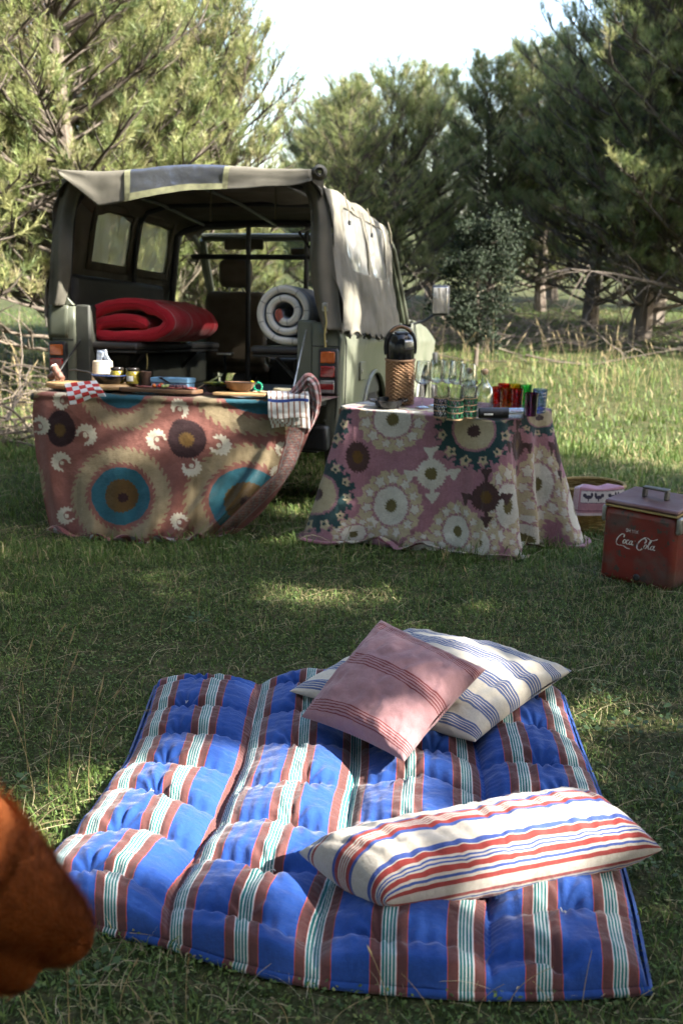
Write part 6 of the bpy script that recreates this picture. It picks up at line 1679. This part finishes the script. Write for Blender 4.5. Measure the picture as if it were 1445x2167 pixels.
for cxh in (.27, .45, .72, .90):
    f_ = 1 if cxh in (.27, .72) else -1
    X_, Y_ = (A - cxh) * f_ * 3.0, (B - .50) * 2.6
    hen = (np.hypot(X_ / .20, (Y_ - .02) / .13) < 1) | (np.hypot((X_ - .17) / .07, (Y_ + .15) / .16) < 1) | (np.hypot((X_ + .20) / .10, (Y_ + .10) / .13) < 1) | ((np.abs(X_) < .025) & (Y_ > .1) & (Y_ < .30))
    C[hen] = (.06, .05, .08)
tt_ = gridmesh('hen_tea_towel', Pt, clothm, smooth=True, col=C); solidify(tt_, .005, 0)
tag(tt_, 'pink and white tea towel printed with hens draped over the straw basket', 'towel')

CW, CD, CH = .318, .29, .325
p0 = np.array([1.092, 3.998]); rz = R_(-41); fd = np.array([math.cos(rz), math.sin(rz)]); dd = np.array([-fd[1], fd[0]])
cc = p0 + fd * CW / 2 + dd * CD / 2; cz = float(terrain_z(np.array(cc[0]), np.array(cc[1])))
cool = tag(empty('drinks_cooler', (cc[0], cc[1], cz - .004), rz), 'worn red metal drinks cooler with white script lettering at the right edge', 'cooler')
redp, nt, ou = new_mat('worn_red_enamel')
p = N(nt, 'ShaderNodeBsdfPrincipled'); p.inputs['Roughness'].default_value = .42
c = mixc(nt, noise_fac(nt, 5, 5, .42, .62, stretch=(1, 1, 1.6)), (.16, .014, .008), (.115, .014, .009))
c = mixc(nt, noise_fac(nt, 7, 6, .50, .68), c, (.085, .055, .046))
c = mixc(nt, noise_fac(nt, 38, 4, .60, .66), c, (.05, .035, .03))
nt.links.new(c, p.inputs['Base Color']); nt.links.new(bump(nt, noise_fac(nt, 9, 4, 0, 1), .35, .02), p.inputs['Normal']); nt.links.new(p.outputs[0], ou.inputs[0])
tp = .955
def taper_box(w, d, z0, z1, k):
    a = [(-w / 2, -d / 2, z0), (w / 2, -d / 2, z0), (w / 2, d / 2, z0), (-w / 2, d / 2, z0)]; b = [(x * k, y * k, z1) for x, y, _ in a]
    return MB().add(a + b, [(3, 2, 1, 0), (4, 5, 6, 7), (0, 1, 5, 4), (1, 2, 6, 5), (2, 3, 7, 6), (3, 0, 4, 7)])
taper_box(CW, CD, .006, CH, .985).build('cooler_body', redp, cool, bevel=.026, seg=5)
grey_lid = pmat('worn_lid_metal', (.20, .125, .12), .38, (.13, .045, .04), 9, metal=.35, bump_s=.15, bump_scale=20)
taper_box(CW * .985, CD * .985, CH + .0005, CH + .012, .99).build('shoulder_band', pmat('brass_band', (.30, .22, .10), .4, metal=.8), cool, bevel=.003)
taper_box(CW * 1.0, CD * 1.0, CH + .013, CH + .030, .975).build('lid', grey_lid, cool, bevel=.007, seg=3)
hb_ = pmat('grey_handle', (.16, .15, .12), .4, (.10, .09, .08), 20, metal=.6)
hn = MB().box(-.055, .055, -.018, .018, CH + .066, CH + .076).build('carry_handle', hb_, cool, bevel=.004)
for s_ in (-1, 1):
    MB().box(s_ * .048 - .007, s_ * .048 + .007, -.016, .016, CH + .031, CH + .065).build('handle_post', hb_, hn, bevel=.003)
for x in (-CW / 2 * .985, CW / 2 * .985):
    s_ = 1 if x > 0 else -1
    la = MB().obox((x + s_ * .004, -.118, CH - .034), (.020, .040, .070)).build('latch', steel, cool, bevel=.008, seg=3)
MB().lathe([(.0, -.004), (.013, -.004), (.015, 0), (.011, .006), (0, .008)], 18).build('drain_plug', blackp, cool).matrix_local = Matrix.Translation((.01, -CD / 2 - .003, .048)) @ Matrix.Rotation(R_(90), 4, 'X')
# lettering: flat white strokes on the front face
letter_m = pmat('white_letter_paint', (.68, .64, .60), .6, (.40, .25, .22), 60, lo=.56, hi=.66)
def smooth_path(pts, n=26):
    pts = np.array(pts, float); k = len(pts)
    if k < 3: return pts
    out = []
    for i in range(k - 1):
        p0_, p1_, p2_, p3_ = pts[max(i - 1, 0)], pts[i], pts[i + 1], pts[min(i + 2, k - 1)]
        for t in np.linspace(0, 1, 7)[:-1]:
            out.append(.5 * ((2 * p1_) + (-p0_ + p2_) * t + (2 * p0_ - 5 * p1_ + 4 * p2_ - p3_) * t * t + (-p0_ + 3 * p1_ - 3 * p2_ + p3_) * t**3))
    out.append(pts[-1]); return np.array(out)
def ell(cx, cy, rx, ry, sl_=.25, a0=0, a1=6.4): return [(cx + rx * math.cos(a) + sl_ * ry * math.sin(a), cy + ry * math.sin(a)) for a in np.linspace(a0, a1, 13)]
STROKES = [  # (points, thick width); a script logotype with two large looped capitals
    ([(1.75, 2.15), (1.85, 2.6), (1.55, 2.85), (1.05, 2.6), (.55, 1.9), (.28, 1.1), (.38, .45), (.85, .22), (1.5, .3), (2.1, .25), (2.7, -.05), (3.5, -.1)], .27),
    (ell(2.05, 1.25, .27, .46), .22), ([(3.0, 1.62), (2.85, 1.78), (2.6, 1.6), (2.5, 1.15), (2.65, .82), (2.95, .85), (3.15, 1.1)], .22),
    (ell(3.45, 1.25, .26, .44), .21), ([(3.85, 1.75), (3.72, 1.1), (3.85, .80), (4.1, 1.0)], .22), ([(4.2, 1.75), (4.55, 1.85)], .21),
    ([(6.45, 1.75), (6.75, 2.2), (6.55, 2.7), (6.1, 2.7), (5.5, 2.2), (5.05, 1.4), (4.95, .6), (5.3, .1), (5.8, .15), (6.15, .55)], .30),
    ([(5.9, 2.55), (6.3, 2.95), (6.9, 3.0), (7.6, 2.7), (8.3, 2.75), (9.1, 3.15)], .27),
    (ell(6.75, 1.05, .27, .46), .22), ([(7.05, 1.1), (7.55, 1.8), (7.85, 2.5), (7.7, 2.65), (7.45, 2.0), (7.35, 1.1), (7.5, .68), (7.8, .85)], .22),
    (ell(8.2, 1.1, .28, .45), .21), ([(8.68, 1.65), (8.5, .95), (8.65, .65), (8.95, .8)], .22)]
def stroke_mesh(strokes, ox, oz, sc, shear=0.0, yoff=-.0016):
    mb = MB()
    for pts, w in strokes:
        q = smooth_path(pts); T = np.gradient(q, axis=0); T /= np.linalg.norm(T, axis=1, keepdims=True) + 1e-9
        Nn = np.stack([-T[:, 1], T[:, 0]], -1); wd = w * (.40 + .60 * np.abs(T[:, 1])**.8)[:, None]
        wd[0] *= .5; wd[-1] *= .4
        L, Rr = q + Nn * wd / 2, q - Nn * wd / 2
        z = lambda P_: [(ox + (x_ + shear * y_) * sc, -CD / 2 * (1 - .015 * (oz + y_ * sc) / CH) + yoff, oz + y_ * sc) for x_, y_ in P_]
        a, b = z(L), z(Rr); k = len(a)
        mb.add(a + b, [(i, i + 1, k + i + 1, k + i) for i in range(k - 1)])
    return mb
stroke_mesh(STROKES, -.098, .165, .0196, .08).build('script_lettering', letter_m, cool, smooth=False)
BLK = {'D': [[(0, 0), (0, 1)], [(0, 1), (.35, .95), (.55, .6), (.55, .4), (.35, .05), (0, 0)]], 'R': [[(0, 0), (0, 1)], [(0, 1), (.4, .98), (.52, .75), (.4, .52), (0, .5)], [(.25, .5), (.55, 0)]], 'I': [[(.1, 0), (.1, 1)]], 'N': [[(0, 0), (0, 1)], [(0, 1), (.55, 0)], [(.55, 0), (.55, 1)]], 'K': [[(0, 0), (0, 1)], [(.5, 1), (0, .45)], [(.15, .55), (.55, 0)]]}
st = []; xo = 0
for ch in 'DRINK':
    for s_ in BLK[ch]: st.append(([(x_ + xo, y_) for x_, y_ in s_], .24))
    xo += .5 if ch == 'I' else .95
stroke_mesh(st, -.052, .2335, .0135).build('block_lettering', letter_m, cool, smooth=False)

# ================================================================== DOG (only its head reaches into the picture)
fur = pmat('rust_brown_fur', (.25, .066, .014), .75, (.21, .052, .011), 10, bump_s=.6, bump_scale=260, spec=.2, stretch=(1, 1, .35))
def head_pt(px, py, y): return aty(px, py, y)
mb = MB()
def limb_tube(pts, rs, n=14):
    """rounded closed tube through the joints"""
    pts = smooth_path3(pts); t = np.linspace(0, 1, len(pts)); rr_ = np.interp(t, np.linspace(0, 1, len(rs)), rs)
    d0 = pts[0] - pts[1]; d1 = pts[-1] - pts[-2]; d0 /= np.linalg.norm(d0); d1 /= np.linalg.norm(d1)
    P = [pts[0] + d0 * rr_[0] * k for k in (.95, .8, .45)] + list(pts) + [pts[-1] + d1 * rr_[-1] * k for k in (.45, .8, .95)]
    Rr = [rr_[0] * k for k in (.3, .6, .89)] + list(rr_) + [rr_[-1] * k for k in (.89, .6, .3)]
    mb.tube(P, Rr, n); HAIR.append((np.array(P), np.array(Rr)))
def smooth_path3(pts):
    pts = np.array(pts, float); k = len(pts); out = []
    for i in range(k - 1):
        a, b, c_, d = pts[max(i - 1, 0)], pts[i], pts[i + 1], pts[min(i + 2, k - 1)]
        for t in np.linspace(0, 1, 6)[:-1]: out.append(.5 * (2 * b + (-a + c_) * t + (2 * a - 5 * b + 4 * c_ - d) * t * t + (-a + 3 * b - 3 * c_ + d) * t**3))
    out.append(pts[-1]); return np.array(out)
HAIR = []
limb_tube([(-1.28, .88, .52), (-1.12, .88, .50), (-.92, .90, .46), (-.72, .93, .46), (-.62, .95, .52), (-.54, 1.0, .60)], [.09, .115, .105, .135, .12, .085])
limb_tube([(-.60, .96, .54), head_pt(-150, 1800, 1.07), head_pt(-70, 1842, 1.11), head_pt(-15, 1870, 1.125), head_pt(40, 1905, 1.14), head_pt(90, 1943, 1.155), head_pt(138, 1978, 1.17)], [.095, .082, .090, .085, .068, .054, .043], 20)
limb_tube([head_pt(-60, 1975, 1.115), head_pt(0, 2030, 1.13), head_pt(38, 2056, 1.14)], [.055, .043, .030])
for sy in (-.075, .075):
    limb_tube([(-.64, .95 + sy, .46), (-.68, .95 + sy, .28), (-.66, .95 + sy, .15), (-.65, .95 + sy, .04), (-.61, .96 + sy, .026)], [.07, .046, .032, .027, .026])
    limb_tube([(-1.16, .88 + sy, .46), (-1.09, .88 + sy, .29), (-1.21, .88 + sy, .17), (-1.18, .88 + sy, .04), (-1.14, .885 + sy, .026)], [.10, .058, .032, .027, .026])
    # ears hang beside the skull
    e0 = head_pt(-110, 1790, 1.09) + np.array([0, sy * .9, .02]); limb_tube([e0, e0 + np.array([-.02, sy * .5, -.05]), e0 + np.array([-.03, sy * .55, -.11])], [.022, .030, .018])
limb_tube([(-1.30, .87, .54), (-1.42, .85, .48), (-1.55, .83, .42)], [.035, .022, .010])
dog = mb.build('dog', fur)
m = dog.modifiers.new('remesh', 'REMESH'); m.mode = 'VOXEL'; m.voxel_size = .010; m.use_smooth_shade = True
m = dog.modifiers.new('smooth', 'SMOOTH'); m.factor = .6; m.iterations = 10
gh = np.random.default_rng(8); HV = []; HC = []
for ti, cnt in ((1, 26000), (2, 6000)):
    Pc, Rc = HAIR[ti]; t = gh.random(cnt)**.7 * (len(Pc) - 1.001); i = t.astype(int); f_ = (t - i)[:, None]
    C0 = Pc[i] * (1 - f_) + Pc[i + 1] * f_; r_ = (Rc[i] * (1 - f_[:, 0]) + Rc[i + 1] * f_[:, 0])[:, None]
    T = Pc[i + 1] - Pc[i]; T /= np.linalg.norm(T, axis=1, keepdims=True) + 1e-9
    q = gh.standard_normal((cnt, 3)); q -= T * np.sum(q * T, 1, keepdims=True); q /= np.linalg.norm(q, axis=1, keepdims=True)
    drdt = ((Rc[i + 1] - Rc[i]) / (np.linalg.norm(Pc[i + 1] - Pc[i], axis=1) + 1e-6))[:, None]
    b = C0 + q * (r_ - .004); d = -T * .8 + q * .62 + gh.normal(0, .18, (cnt, 3)); d /= np.linalg.norm(d, axis=1, keepdims=True)
    s_ = np.cross(d, q); s_ /= np.linalg.norm(s_, axis=1, keepdims=True); L = (.014 + .020 * gh.random((cnt, 1)))
    HV.append(np.stack([b - s_ * .0007, b + s_ * .0007, b + d * L], 1).reshape(-1, 3))
    HC.append(np.repeat(np.array([.32, .088, .019]) * (.55 + .8 * gh.random((cnt, 1))), 3, 0))
fo = tris('fur_coat', np.concatenate(HV), leaf_mat('fur_hair', trans=.1, rough=.6), parent=dog, col=np.concatenate(HC)); fo['kind'] = 'stuff'
tag(dog, 'rust brown short-haired dog, only its muzzle reaching in at the left edge', 'dog')
